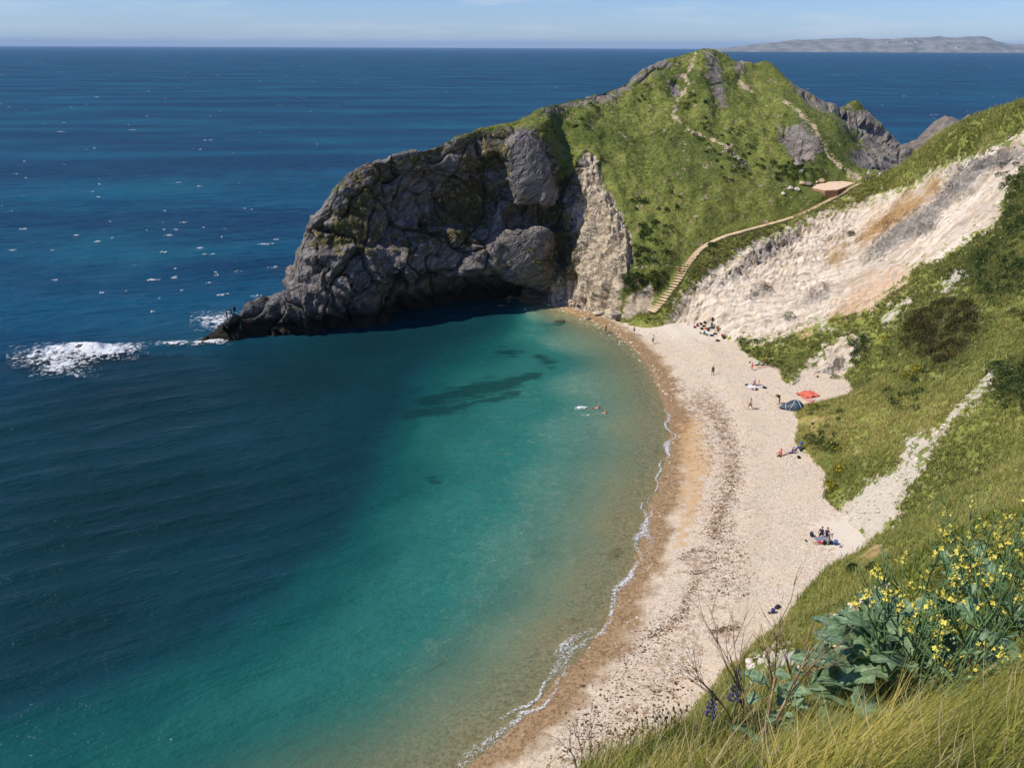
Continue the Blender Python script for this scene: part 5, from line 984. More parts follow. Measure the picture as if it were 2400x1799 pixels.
    if hat:
        hb = MB(); q = hd.to_track_quat('Z', 'Y').to_matrix(); ri = [(0.17, 0), (.10, .012), (.098, .07), (.06, .105), (0.001, .112)]; n = 12; V = [q @ Vector((r * math.cos(6.283 * i / n), r * math.sin(6.283 * i / n), z)) * k + hc + hd * .03 * k for r, z in ri for i in range(n)]
        hb.add(V, [(a * n + i, a * n + (i + 1) % n, (a + 1) * n + (i + 1) % n, (a + 1) * n + i) for a in range(4) for i in range(n)]); link('hat', hb.mesh('hat', True), plain('hat_cloth', hat, .8), o)
    if pack:
        pb = link('rucksack', bag_mesh(pack, .5 * k), None, o); pb.location = (T * .34) * k - Vector((0, math.cos(L), -math.sin(L))) * .2 * k; pb.rotation_euler[0] = -L
    return o
def bag_mesh(col, s=.5, dark=None):
    bm = bmesh.new(); bmesh.ops.create_cube(bm, size=1); bmesh.ops.subdivide_edges(bm, edges=bm.edges[:], cuts=3, use_grid_fill=True)
    for v in bm.verts:
        p = v.co; r = p.normalized() * .62; p = p * .55 + r * .45; v.co = Vector((p.x * .68, p.y * (.45 - .12 * p.z), p.z * 1.02))
    me = bpy.data.meshes.new('bag'); bm.to_mesh(me); bm.free(); b = MB(); b.add([v.co * s for v in me.vertices], [p.vertices[:] for p in me.polygons], 0); bpy.data.meshes.remove(me)
    b.box((0, .21 * s, -.16 * s), (.2 * s, .06 * s, .16 * s), None, 1, .9)
    for x in (-.16, .16): b.tube([(x * s, -.17 * s, .38 * s), (x * 1.2 * s, -.34 * s, .15 * s), (x * 1.1 * s, -.24 * s, -.35 * s)], .03 * s, 5, 1)
    b.tube([(-.06 * s, 0, .48 * s), (0, 0, .58 * s), (.06 * s, 0, .48 * s)], .018 * s, 5, 1)
    return b.mesh('rucksack', True, [plain('bag_cloth', col, .75, .2, 18), plain('bag_cloth', dark or '23242a', .7, .2, 18)])
def bag(px, py, col, label, s=.5, tree=('beach', 'hill'), dark=None, lie=None, group='bags on the beach', name='rucksack'):
    h = hit(px, py, tree); o = link(name, bag_mesh(col, s, dark)); lie = random.random() < .6 if lie is None else lie
    o.location = h[0] + Vector((0, 0, s * (.20 if lie else .48))); o.rotation_euler = (R_(90 if lie else 8) + random.uniform(-.15, .15), random.uniform(-.15, .15), random.uniform(0, 6.28)); return tag(o, label, 'bag', group)
S1 = 'c9946f'; S2 = 'dcae8c'; DK = '1f2126'
GW = 'people on the beach'
YR = R_(-90); YL = R_(90)                                  # facing right / left in the picture
person(1419, 782, 'run', R_(150), dict(skin=S1, top='d9783c', bot='2a2723', shoe='2a2723'), 'person in an orange top running over the stones with a black rucksack', group=GW, pack='1d1c1c')
person(1485, 788, 'throw', R_(-70), dict(skin=S1, top='23263a', bot='b9b8c4', shoe='3a2c26'), 'person in a dark top and pale shorts with both arms flung out', group=GW, sleeve=True)
person(1530, 806, 'walk', R_(170), dict(skin=S1, top='e6e2e4', bot='2a2a33', shoe='b9a58f'), 'person in a white shirt and dark shorts near the water edge', group=GW)
person(1670, 880, 'stand', R_(180), dict(skin=S1, top='34302e', bot='34302e', shoe='34302e'), 'lone person in a full dark wetsuit in the middle of the beach', group=GW, trousers=True, sleeve=True, h=1.6)
person(1762, 868, 'stand', R_(120), dict(skin=S1, top='c2474a', bot='c2474a', shoe='c08a6a'), 'small child in red standing by the grassy edge', group=GW, h=1.25)
person(1777, 856, 'sitlong', R_(90), dict(skin=S1, top='3f8f80', bot='2f3a3d', shoe='c08a6a'), 'person in a green top sitting behind the child in red', group=GW)
person(1789, 857, 'sit', R_(100), dict(skin=S1, top='5b4a52', bot='3a4656', shoe='5a4a40'), 'person in dark clothes sitting right of the green top', group=GW, hat='8c3b35')
person(1768, 902, 'sit', R_(110), dict(skin=S2, top='6a5f80', bot='3b3850', shoe='c08a6a'), 'dark haired person in purple sitting on the white towel', group=GW)
person(1777, 905, 'sit', R_(80), dict(skin=S2, top=None, bot='57557a', shoe='c9946f'), 'bare backed person sitting right of the one in purple', group=GW)
person(1757, 960, 'walk', R_(-120), dict(skin=S1, top=None, bot='2a2326', shoe='b98460'), 'shirtless man in dark shorts walking left of the tent', group=GW, h=1.8)
person(1826, 948, 'bend', R_(75), dict(skin=S1, top=None, bot='57382e', shoe='b98460'), 'person in brown shorts bending over at the left of the tent', group=GW, pack='3c3427')
person(1829, 1068, 'sit', R_(140), dict(skin=S1, top='c8584a', bot='1f2226', shoe='1c1c1e'), 'person in a red top and orange hat sitting nearest the water', group=GW, hat='d95a34', trousers=True)
person(1856, 1062, 'sitlong', R_(95), dict(skin=S1, top='544a6a', bot='47436a', shoe='c98f70'), 'dark haired person in purple sitting with legs stretched out', group=GW)
person(1925, 1252, 'sit', R_(150), dict(skin=S1, top='3a3554', bot='2c2d3a', shoe='3a3030', hair='1d1715'), 'dark haired person in violet at the back of the picnic group', group=GW, sleeve=True)
person(1938, 1254, 'sit', R_(170), dict(skin=S1, top='5e3a58', bot='33405a', shoe='3a3030', hair='4a2f22'), 'brown haired person in plum at the back right of the picnic group', group=GW, trousers=True)
person(1926, 1272, 'lie', R_(100), dict(skin=S2, top='d5cfd6', bot='c8453c', shoe='c9946f'), 'person lying in red shorts and white top at the picnic', group=GW)
person(1940, 1276, 'sit', R_(40), dict(skin=S1, top='8b9492', bot='6c7a52', shoe='2a2a2a', hair='6a4a30'), 'person in a grey top and green trousers at the front of the picnic', group=GW, trousers=True)
person(1352, 716, 'sit', R_(-160), dict(skin=S1, top='2a2a2e', bot='33302e', shoe='2a2a2e'), 'person in black sitting on the white rocks under the cliff', group=GW, tree=('beach', 'head'), trousers=True)
person(1193, 716, 'stand', R_(180), dict(skin=S1, top='2f2f30', bot='2f2f30', shoe='2f2f30'), 'person in dark clothes standing at the foot of the shaded cliff', group=GW, loc=PZ(1193, 717, .1), trousers=True)
person(1567, 684, 'walk', R_(-60), dict(skin=S1, top='8a3a36', bot='2b2c36', shoe='2a2a2e'), 'person in a dark red top climbing the lower steps', loc=Vector((cur[14][0], cur[14][1], gz[14])))
person(1975, 398, 'sit', R_(170), dict(skin=S1, top='2c2c2e', bot='3a3a3c', shoe='2a2a2e'), 'person in dark clothes sitting beside the crest path above the platform', tree=('head',), trousers=True)
person(2033, 420, 'stand', R_(160), dict(skin=S1, top='e2e0e6', bot='3a4a86', shoe='3a3a40'), 'walker in a white shirt and sun hat standing on the saddle', tree=('head', 'hill'), hat='d9d6d2', trousers=True, group='walkers on the saddle')
person(2062, 413, 'sit', R_(120), dict(skin=S1, top='e4e2e8', bot='d0d0d8', shoe='3a3a40'), 'person in white sitting at the edge of the saddle', tree=('head', 'hill'), group='walkers on the saddle')
GF = 'people on the point'
def on_brow(px, lo=660, hi=820, below=1.5):                 # first ground met from above at this photo column
    for py in np.arange(lo, hi, .7):
        h = hit(px, py, ('head',))
        if h is not None: return hit(px, py + below, ('head',))[0]
    return PZ(px, 790, 1)
person(533, 764, 'stand', R_(90), dict(skin=S1, top='3a2430', bot='22242e', shoe='22242e'), 'leftmost of the three dark figures standing on the rocky point', loc=on_brow(533), trousers=True, sleeve=True, group=GF)
person(543, 759, 'walk', R_(100), dict(skin=S1, top='2c2438', bot='22242e', shoe='22242e'), 'middle of the three dark figures on the rocky point', loc=on_brow(543), trousers=True, sleeve=True, group=GF)
person(551, 753, 'stand', R_(60), dict(skin=S1, top='1e2424', bot='1e2226', shoe='22242e'), 'rightmost and highest of the three dark figures on the rocky point', loc=on_brow(551), trousers=True, sleeve=True, group=GF)
person(581, 762, 'sit', R_(60), dict(skin='8a5a48', top='a23a30', bot='2a2226', shoe='2a2226'), 'small figure in red low on the shaded rock of the point', tree=('head',), group=GF)
GS = 'swimmers'
person(1393, 956, 'swim', R_(-88), dict(skin='d89a88', top=None, bot='7a3036', shoe='d89a88'), 'swimmer kicking up white water in the shallows', loc=PZ(1393, 957, .02), group=GS)
person(1410, 968, 'swim', R_(-84), dict(skin='d89a88', top=None, bot='4f90a0', shoe='d89a88'), 'swimmer in blue shorts nearer the beach', loc=PZ(1410, 969, .02), group=GS)
foam_patch('swim_splash', 1366, 957, 22, 5, .95, 'splash behind the kicking swimmer', .05, .35, 11); foam_patch('swim_splash', 1372, 974, 18, 3, .45, 'faint wake of the second swimmer', .04, .05, 12)

# bags in the heap below the chalk
heap = [(1628, 768, '6a2a34', 'maroon'), (1634, 765, 'a8404c', 'pink red'), (1643, 760, '1f2026', 'tall black'), (1650, 766, '15161a', 'large black'), (1645, 772, '24252b', 'slate black'), (1655, 772, 'c8623a', 'orange'), (1665, 770, '3f7f88', 'teal'), (1671, 770, '33453f', 'dark green'), (1660, 776, '4a3858', 'purple'), (1650, 784, '2f6f7c', 'petrol blue'), (1656, 786, '6a7a46', 'olive'), (1641, 782, 'b9a48c', 'beige'), (1668, 788, '22283e', 'navy'), (1676, 784, '3a3c44', 'charcoal'), (1682, 770, '58443a', 'brown'), (1652, 757, '30302e', 'dark brown'), (1670, 752, '2b3328', 'bottle green'), (1693, 787, 'b4523c', 'rust red'), (1696, 794, '2b3550', 'denim blue'), (1682, 800, '26322e', 'greenish black')]
for px, py, cc, nm in heap: bag(px, py, cc, '%s rucksack in the big heap of bags below the chalk slope' % nm, .62, group='heap of bags below the chalk')
person(1684, 776, 'sit', R_(150), dict(skin=S1, top='7a4a40', bot='2b2c30', shoe='2a2a2e'), 'person sitting at the right of the big heap of bags', group=GW, trousers=True)
person(1668, 764, 'sit', R_(170), dict(skin=S1, top='3f6f74', bot='2b2c30', shoe='2a2a2e'), 'person in teal sitting behind the heap of bags', group=GW, trousers=True)
bag(1872, 1073, '1b1b1e', 'black bag on the shingle beside the trio', .5, lie=True)
bag(1902, 1257, '3a3550', 'dark violet rucksack left of the picnic group', .55, lie=False); bag(1958, 1276, '4a6aa0', 'blue rucksack right of the picnic group', .55, lie=False); bag(1948, 1274, '26304a', 'navy bag leaning on the blue rucksack', .45); bag(1932, 1276, '1c2226', 'black bag in front of the picnic group', .5)
bag(1970, 1282, '8a86a0', 'grey sandals bag at the right end of the picnic', .3, lie=True); bag(1889, 1268, '4a5660', 'slate small bag at the feet of the lying person', .28, lie=True)
bag(1822, 1424, '2c2636', 'dark bag at the foot of the near grassy knoll', .5, lie=True); bag(1811, 1436, '54447a', 'purple bag left of the dark one by the near knoll', .5, lie=False); bag(1802, 1437, '6d6a78', 'grey bag lying left of the purple one', .3, lie=True)
bag(1750, 903, '4a4466', 'violet bag at the left end of the white towel', .5, lie=True); bag(1792, 910, '22202a', 'black bag at the right end of the white towel', .55, lie=True); bag(1763, 914, 'b48a8a', 'pink bag in front of the white towel', .45, lie=True); bag(1773, 914, '2a2a30', 'dark holdall beside the pink bag', .45, lie=True)
bag(1849, 921, 'c9c6c0', 'white small bag lying behind the tent', .35, lie=True); bag(1868, 924, '8a7f78', 'grey small bag between the tent and the red blanket', .3, lie=True)
bag(1895, 948, 'c4504a', 'red bag between the tent and the slope', .45, lie=True); bag(1889, 950, '4a2c2a', 'dark red bag beside the tent door', .35, lie=True); bag(1757, 850, '3a2c34', 'dark bag left of the sitters by the grassy edge', .35, lie=True)
def sheet(px, py, w, d, rz, mat, label, name, amp=.06, cat='towel', seed=0):
    h = hit(px, py, ('beach',)); n = 22; g = np.linspace(-.5, .5, n); U_, V_ = np.meshgrid(g, g, indexing='ij'); x = U_.ravel() * w; y = V_.ravel() * d; X = x * math.cos(rz) - y * math.sin(rz) + h[0].x; Y = x * math.sin(rz) + y * math.cos(rz) + h[0].y
    z = beach_z(np.c_[X, Y]) + .06 + amp * (.6 + fbm(np.c_[X * 2.2, Y * 2.2, np.full(n * n, seed)], 3)); Vv = np.c_[X - h[0].x, Y - h[0].y, z - h[0].z]; top = np_mesh(name, Vv, grid_faces(n, n)); o = link(name, top, mat); o.location = h[0]; o.modifiers.new('thick', 'SOLIDIFY').thickness = .02
    return tag(o, label, cat)
def mat_spots():
    m = NT('red_spotted_cloth'); v = m.voronoi(5.5); c = m.mix(m.rng(v, .18, .24), srgb('7a2520'), srgb('d8705c')); return m.done(c, .8, .2)
sheet(1892, 926, 2.4, 2.3, .3, mat_spots(), 'crumpled red patterned blanket behind the tent', 'blanket', .22, 'blanket', 3)
sheet(1898, 938, 1.0, 1.2, .6, plain('pink_cloth', 'd9978c', .85), 'pink towel in front of the red blanket', 'towel', .05, 'towel', 4)
sheet(1769, 906, 2.0, 1.3, .1, plain('white_towel', 'dcd6dc', .85), 'white towel spread under the sitting couple', 'towel', .03, 'towel', 5)
sheet(1930, 1266, 1.5, 1.3, .2, plain('blue_rug', '7d7f90', .85), 'grey blue picnic rug under the group near the scree', 'picnic_rug', .03, 'rug', 6)
sheet(1785, 860, 1.6, 1.0, .2, plain('tan_towel', 'c4a58c', .85), 'pale towel under the sitters by the grassy edge', 'towel', .03, 'towel', 7)
# tent
def tent(px, py):
    h = hit(px, py, ('beach',)); o = empty('tent', h[0], R_(-8)); tw = [0, .12, .3, .45, .6, .75, .9, 1]; W_ = [.06, .35, .72, .98, 1.12, 1.02, .7, .12]; H_ = [.03, .3, .68, 1.05, 1.28, 1.12, .66, .05]
    def S(t, a, k=1.0): return Vector(((t - .5) * 3.7, -math.cos(a) * np.interp(t, tw, W_) * k, max(0.0, math.sin(a)) ** .85 * np.interp(t, tw, H_) * k + .02))
    nt, ns = 34, 22; V = [S(i / (nt - 1), math.pi * j / (ns - 1)) for i in range(nt) for j in range(ns)]; m = NT('tent_nylon'); n = m.noise(3, 3); fly = m.done(m.mix(n, srgb('2c3947'), srgb('3c4a5a')), .5, .4, m.bump(n, .4, .1))
    link('flysheet', np_mesh('flysheet', [v[:] for v in V], grid_faces(nt, ns)), fly, o); wh = plain('white_pole_sleeve', 'd6d8dc', .6)
    for a, b in ((.36, .80), (.84, .44), (.24, .26)): link('pole_sleeve', MB().tube([S(a + (b - a) * i / 20, math.pi * i / 20, 1.015) for i in range(21)], .035, 6).mesh('pole_sleeve', True), wh, o)
    door = [S(t, a, 1.01) for t in np.linspace(.5, .72, 8) for a in np.linspace(.12, 1.0, 8)]; link('door_panel', np_mesh('door_panel', [v[:] for v in door], grid_faces(8, 8)), plain('tent_door', '4a5766', .5), o)
    for t, s in ((.02, -1), (.3, -1), (.85, -1), (.98, -1)): p = S(t, .3); link('guy_line', MB().tube([p, p + Vector(((t - .5) * .8, -.55, -p.z))], .008, 4).mesh('guy_line'), wh, o)
    tag(o, 'dark blue dome tent with white pole sleeves pitched near the slope', 'tent')
tent(1856, 957)
# folding pushchair
h = hit(1871, 1056, ('beach',)); o = empty('pushchair', h[0], R_(60)); BL = plain('blue_cloth', '3150a8', .7); FRM = plain('dark_frame', '2a2d36', .5)
link('seat', MB().box((0, 0, .45), (.22, .2, .03), Matrix.Rotation(.15, 3, 'X')).mesh('seat'), BL, o); link('backrest', MB().box((0, -.24, .75), (.22, .03, .32), Matrix.Rotation(.25, 3, 'X')).mesh('backrest'), BL, o)
link('hood', MB().add([(sx * .23, math.cos(a) * .32 - .2, .98 + math.sin(a) * .2) for a in np.linspace(.2, 2.6, 7) for sx in (-1, 1)], [(2 * i, 2 * i + 1, 2 * i + 3, 2 * i + 2) for i in range(6)]).mesh('hood'), BL, o)
b = MB()
for s in (-1, 1): b.tube([(s * .24, .3, .12), (s * .24, -.05, .5), (s * .24, -.42, 1.05)], .014, 6).tube([(s * .24, -.38, .12), (s * .24, .12, .5)], .014, 6)
link('frame', b.tube([(-.24, -.42, 1.05), (.24, -.42, 1.05)], .016, 6).mesh('frame'), FRM, o)
for s in (-1, 1):
    for y in (.3, -.38): link('wheel', MB().tube([(s * .24 - .03, y, .12), (s * .24 + .03, y, .12)], .12, 14).mesh('wheel'), FRM, o)
tag(o, 'blue pushchair parked against the shrub behind the sitting trio', 'pushchair')
# ================================================================ FOREGROUND PLANTS
rg = np.random.default_rng(77)
def blades(name, P, L, wd, lean, curl, mat, label, tone, rg, spread=.3):
    n = len(P); d0 = rg.normal(size=(n, 3)) * spread + np.array([0, 0, 1.0]) + lean * .5; d0 /= np.linalg.norm(d0, axis=1)[:, None]; bend = (lean + rg.normal(size=(n, 3)) * .35) * curl[:, None]; bend[:, 2] -= .25 * curl
    sd = np.cross(d0, rg.normal(size=(n, 3))); sd /= np.linalg.norm(sd, axis=1)[:, None]; V = []; S = [0, .3, .62, 1.0]
    for k, t in enumerate(S):
        c = P + d0 * (L * t)[:, None] + bend * (L * t * t)[:, None]; w = (wd * (1 - t * .75))[:, None]
        if k < 3: V += [c - sd * w, c + sd * w]
        else: V += [c]
    V = np.stack(V, 1).reshape(-1, 3); b = (np.arange(n) * 7)[:, None]; F = np.concatenate([b + np.array([[0, 1, 3]]), b + np.array([[0, 3, 2]]), b + np.array([[2, 3, 5]]), b + np.array([[2, 5, 4]]), b + np.array([[4, 5, 6]])], 0)
    me = np_mesh(name, V, F, True); attr(me, 'rnd', np.repeat(tone, 7)); attr(me, 'tip', np.tile([0, 0, .25, .25, .6, .6, 1.0], n)); return tag(link(name, me, mat), label, kind='stuff')
M_LONG = mat_blade('long_grass', '3a4c1c', '66782a', '9fa040', 'd0bd6c')
fq = project(FV)
def bank_sample(n, polys, rg, pw=1.4, rmax=11):
    def wf(c, F):
        q = project(c); m = np.zeros(len(c))
        for p in polys: m = np.maximum(m, poly_mask(q, p, 12))
        d = np.linalg.norm(c - np.array([0, 0, CAMZ]), axis=1); return m * (d < rmax) / d ** pw
    return sample(FV, FF, n, wf, rg)
LONG = [[(1980, 1840), (2000, 1740), (2150, 1690), (2300, 1640), (2440, 1540), (2440, 1990), (1900, 1990)], [(1740, 1900), (1800, 1740), (2000, 1680), (2050, 1900)]]
MIDG = [[(1300, 1900), (1380, 1780), (1500, 1725), (1640, 1670), (1760, 1600), (1900, 1560), (2050, 1600), (2000, 1760), (1800, 1900)]]
P, N, _ = bank_sample(11500, LONG, rg, .8); d = np.linalg.norm(P - np.array([0, 0, CAMZ]), axis=1); k = len(P); cl_ = fbm(P * 2.5, 2, seed=5)
blades('long_grass', P, rg.uniform(.09, .24, k) * (1 + .4 * cl_), .0011 + .0010 * rg.random(k), np.array([.95, .25, -.1]), rg.uniform(.4, 1.0, k), M_LONG, 'long wind bent yellow green grass in the near right corner', np.clip(.5 + .9 * cl_ + rg.normal(size=k) * .22, 0, 1), rg)
P, N, _ = bank_sample(17000, MIDG, rg, 1.5); k = len(P); cl_ = fbm(P * 2.2, 3, seed=6)
blades('short_grass', P, rg.uniform(.05, .17, k) * (1 + .5 * cl_), .0014 + .0012 * rg.random(k), np.array([.25, .1, 0]), rg.uniform(.1, .6, k), M_LONG, 'short tufted grass along the near edge of the bank', np.clip(.42 + .7 * cl_ + rg.normal(size=k) * .2, 0, 1), rg, .35)
P, N, _ = bank_sample(16000, [[(1650, 1700), (1800, 1500), (1950, 1400), (2100, 1250), (2440, 1050), (2440, 1560), (2100, 1640), (1900, 1640)]], rg, .7, 16); k = len(P); d = np.linalg.norm(P - np.array([0, 0, CAMZ]), axis=1); sp_ = masks(project(P), 'spots', 10); P = P[sp_ < .5]; d = d[sp_ < .5]; k = len(P); cl_ = fbm(P * 1.2, 3, seed=7)
blades('bank_grass', P, rg.uniform(.05, .14, k) * (.8 + .05 * d), .0018 + .0007 * d, np.array([.3, .1, 0]), rg.uniform(.1, .6, k), M_LONG, 'rough grass on the bank behind the cabbage plants', np.clip(.5 + .6 * cl_ + rg.normal(size=k) * .2, 0, 1), rg, .45)
P, N, _ = bank_sample(3600, MIDG + LONG, rg, 1.3); k = len(P)
blades('dry_grass', P, rg.uniform(.1, .26, k), .0014 + .0008 * rg.random(k), np.array([.5, .1, -.1]), rg.uniform(.2, .9, k), mat_blade('dead_grass', 'a8905a', 'c9b27c', 'd8c698', 'e2d6b0'), 'dead straw coloured grass stalks among the green', rg.random(k), rg, .5)

# the rest of the brow, beside and behind the viewpoint
def _wf(c, F): d = np.hypot(c[:, 0], c[:, 1]); q = project(c); return ((d < 8) & (d > .5) & ((q[:, 0] > 2440) | (q[:, 1] > 1850) | (c[:, 1] < .6))) * 1.0
P, N, _ = sample(FV, FF, 26000, _wf, rg); k = len(P); cl_ = fbm(P * 2, 3, seed=8)
blades('brow_grass', P, rg.uniform(.10, .24, k), .0025 + .0015 * rg.random(k), np.array([.7, .2, -.1]), rg.uniform(.2, .9, k), M_LONG, 'grass covering the brow around the viewpoint', np.clip(.5 + .8 * cl_ + rg.normal(size=k) * .2, 0, 1), rg, .4)
# wild cabbage
def mat_cab():
    m = NT('cabbage_leaf'); n = m.noise(9, 5); u = m.attr('vein'); c = m.mix(m.rng(n, .3, .7), srgb('5f7a56'), srgb('93ad82')); c = m.mix(m.rng(u, .0, .07, .75, 0), c, srgb('a9bda0')); c = m.mix(m.rng(m.noise(2.5, 3), .6, .75, 0, .5), c, srgb('8a8f4a'))
    m.done(c, .5, .35, m.bump(n, .4, .01)); tl = m.new('ShaderNodeBsdfTranslucent'); m.L(c, tl.inputs[0]); mx = m.new('ShaderNodeMixShader'); mx.inputs[0].default_value = .2
    m.L(m.b.outputs[0], mx.inputs[1]); m.L(tl.outputs[0], mx.inputs[2]); m.L(mx.outputs[0], m.out.inputs['Surface']); return m.mat
M_CAB = mat_cab(); M_CSTEM = plain('cabbage_stem', '5f7a4e', .6, .25, 12); M_FLOW = plain('pale_yellow_petal', 'e6d560', .6, .2, 20); M_BUD = plain('seed_pod', '7f8a48', .7, .3, 20)
def leaf_mesh(seed):
    rg = np.random.default_rng(seed); nu, nv = 15, 9; V = []; ve = []
    lob = rg.uniform(.75, 1.15, nu * 2)
    for i in range(nu):
        t = i / (nu - 1); w = .34 * (math.sin(math.pi * min(1, t * .92 + .04)) ** .7) * (.35 + .75 * t) * 1.15 if t > .18 else .03 + .03 * t
        for j in range(nv):
            s = j / (nv - 1) * 2 - 1; ww = w * (lob[i] if s < 0 else lob[nu + i]) * (1 if abs(s) < .9 else 1); x = s * ww; y = t * (1 - .05 * s * s)
            z = .30 * t - .42 * t * t + .22 * abs(s) ** 1.5 * w * 1.6 + .045 * math.sin(9 * t + seed) * abs(s) + .05 * rg.normal() * abs(s) ** 3
            V.append((x, y, z)); ve.append(min(abs(s), .25 * abs(((t * 7 + abs(s) * 1.6) % 1) - .0) + (.0 if t > .15 else .5)))
    me = np_mesh('leaf', V, grid_faces(nu, nv)); attr(me, 'vein', ve); me.materials.append(M_CAB); return me
LEAVES = [leaf_mesh(k) for k in range(6)]
def blossom_mesh(seed):
    rg = np.random.default_rng(seed); b = MB()
    for _ in range(rg.integers(5, 10)):
        c = Vector(rg.normal(size=3) * np.array([.016, .016, .02])); q = Vector(rg.normal(size=3) + np.array([0, 0, .8])).normalized(); a = q.orthogonal().normalized(); e = q.cross(a)
        for kk in range(4):
            w = kk * math.pi / 2 + .3; dd_ = a * math.cos(w) + e * math.sin(w); sd = q.cross(dd_); b.add([c, c + dd_ * .009 + sd * .006 + q * .002, c + dd_ * .016 + q * .005, c + dd_ * .009 - sd * .006 + q * .002], [(0, 1, 2, 3)], 0)
    for _ in range(6):
        c = Vector(rg.normal(size=3) * np.array([.008, .008, .01])) + Vector((0, 0, .02)); b.box(c, (.003, .003, .006), None, 1)
    return b.mesh('blossom', False, [M_FLOW, M_BUD])
BLOS = [blossom_mesh(k) for k in range(8)]
def cabbage(px, py, label, nl, ns, hgt, spread, seed, leafs=(.16, .32), lean=(.15, .1)):
    h = hit(px, py, ('bank',)); rg = np.random.default_rng(seed); o = empty('wild_cabbage', h[0])
    for k in range(nl):
        a = rg.uniform(0, 6.283); rr_ = spread * .55 * rg.random() ** .6; lf = link('leaf', LEAVES[rg.integers(6)], None, o); z = rg.uniform(-.02, .30) * (1 - rr_ / spread * .6)
        lf.location = (rr_ * math.cos(a), rr_ * math.sin(a), z); s = rg.uniform(*leafs); lf.scale = (s * rg.uniform(.8, 1.25), s, s); lf.rotation_euler = (rg.uniform(-.1, .75), rg.uniform(-.4, .4), a - math.pi / 2)
        # stalk down to the crown of the plant
        link('leaf_stalk', MB().tube([(0, 0, .0), (-.3 * lf.location.x * .3, -.3 * rr_, -z - .06)], [.006, .009], 5).mesh('leaf_stalk'), M_CSTEM, lf) if k % 3 == 0 else None
    for k in range(ns):
        a = rg.uniform(0, 6.283); L = hgt * rg.uniform(.6, 1.08); out = spread * rg.uniform(.15, 1.0) ; tipv = Vector((math.cos(a) * out + lean[0] * L, math.sin(a) * out + lean[1] * L, L)); base = Vector((math.cos(a) * .06, math.sin(a) * .06, -.04)); mid = base * .5 + tipv * .5 + Vector((math.cos(a) * out * .14, math.sin(a) * out * .14, .06))
        def cv(t): return base * (1 - t) ** 2 + mid * 2 * t * (1 - t) + tipv * t * t
        b = MB().tube([cv(i / 7) for i in range(8)], [.0065 - .0006 * i for i in range(8)], 5); tips = [cv(1.0)]
        for q in range(rg.integers(3, 7)):
            t = rg.uniform(.4, .93); p0 = cv(t); an = rg.uniform(0, 6.283); p2 = p0 + Vector((math.cos(an) * .07, math.sin(an) * .07, rg.uniform(.06, .17))) * rg.uniform(.7, 1.4); b.tube([p0, p0 * .5 + p2 * .5 + Vector((math.cos(an) * .02, math.sin(an) * .02, 0)), p2], [.0035, .003, .002], 4); tips.append(p2)
            for w in range(rg.integers(1, 5)):
                pp = p0 * (1 - w / 5) + p2 * (w / 5); aa_ = rg.uniform(0, 6.28); b.tube([pp, pp + Vector((math.cos(aa_) * .03, math.sin(aa_) * .03, .02))], [.0016, .001], 3)
        for w in range(rg.integers(4, 9)):                                 # small stem leaves and pods
            p0 = cv(rg.uniform(.25, .9)); aa_ = rg.uniform(0, 6.28); dv = Vector((math.cos(aa_), math.sin(aa_), .5)); sv = Vector((-math.sin(aa_), math.cos(aa_), 0)); s = rg.uniform(.03, .075); b.add([p0, p0 + dv * s * .5 + sv * s * .16, p0 + dv * s, p0 + dv * s * .5 - sv * s * .16], [(0, 1, 2, 3)])
        st_ = link('flower_stem', b.mesh('flower_stem', True), M_CSTEM, o)
        for tp in tips:
            if rg.random() < .42: bl = link('blossom', BLOS[rg.integers(8)], None, st_); bl.location = tp; s = rg.uniform(.45, .85); bl.scale = (s, s, s); bl.rotation_euler[2] = rg.uniform(0, 6.28)
    return tag(o, label, 'plant', 'wild cabbage plants on the bank')
cabbage(2125, 1655, 'big wild cabbage with broad blue green leaves and pale yellow flowers, at front', 60, 30, .60, .50, 1, (.17, .32))
cabbage(2330, 1500, 'wild cabbage with dense yellow flowers at the right edge behind the tan stone', 22, 28, .66, .5, 2)
cabbage(2290, 1390, 'wild cabbage further up the bank, flowers reaching highest', 14, 24, .75, .6, 3, (.14, .26))
cabbage(2020, 1520, 'small wild cabbage at the left edge of the flower mass', 14, 12, .55, .34, 4, (.14, .24))
cabbage(1800, 1720, 'stunted cabbage tuft among the dead stems', 14, 0, .2, .16, 5, (.06, .13)); cabbage(1880, 1660, 'dark little cabbage tuft right of the dead stems', 12, 0, .2, .16, 6, (.06, .12))

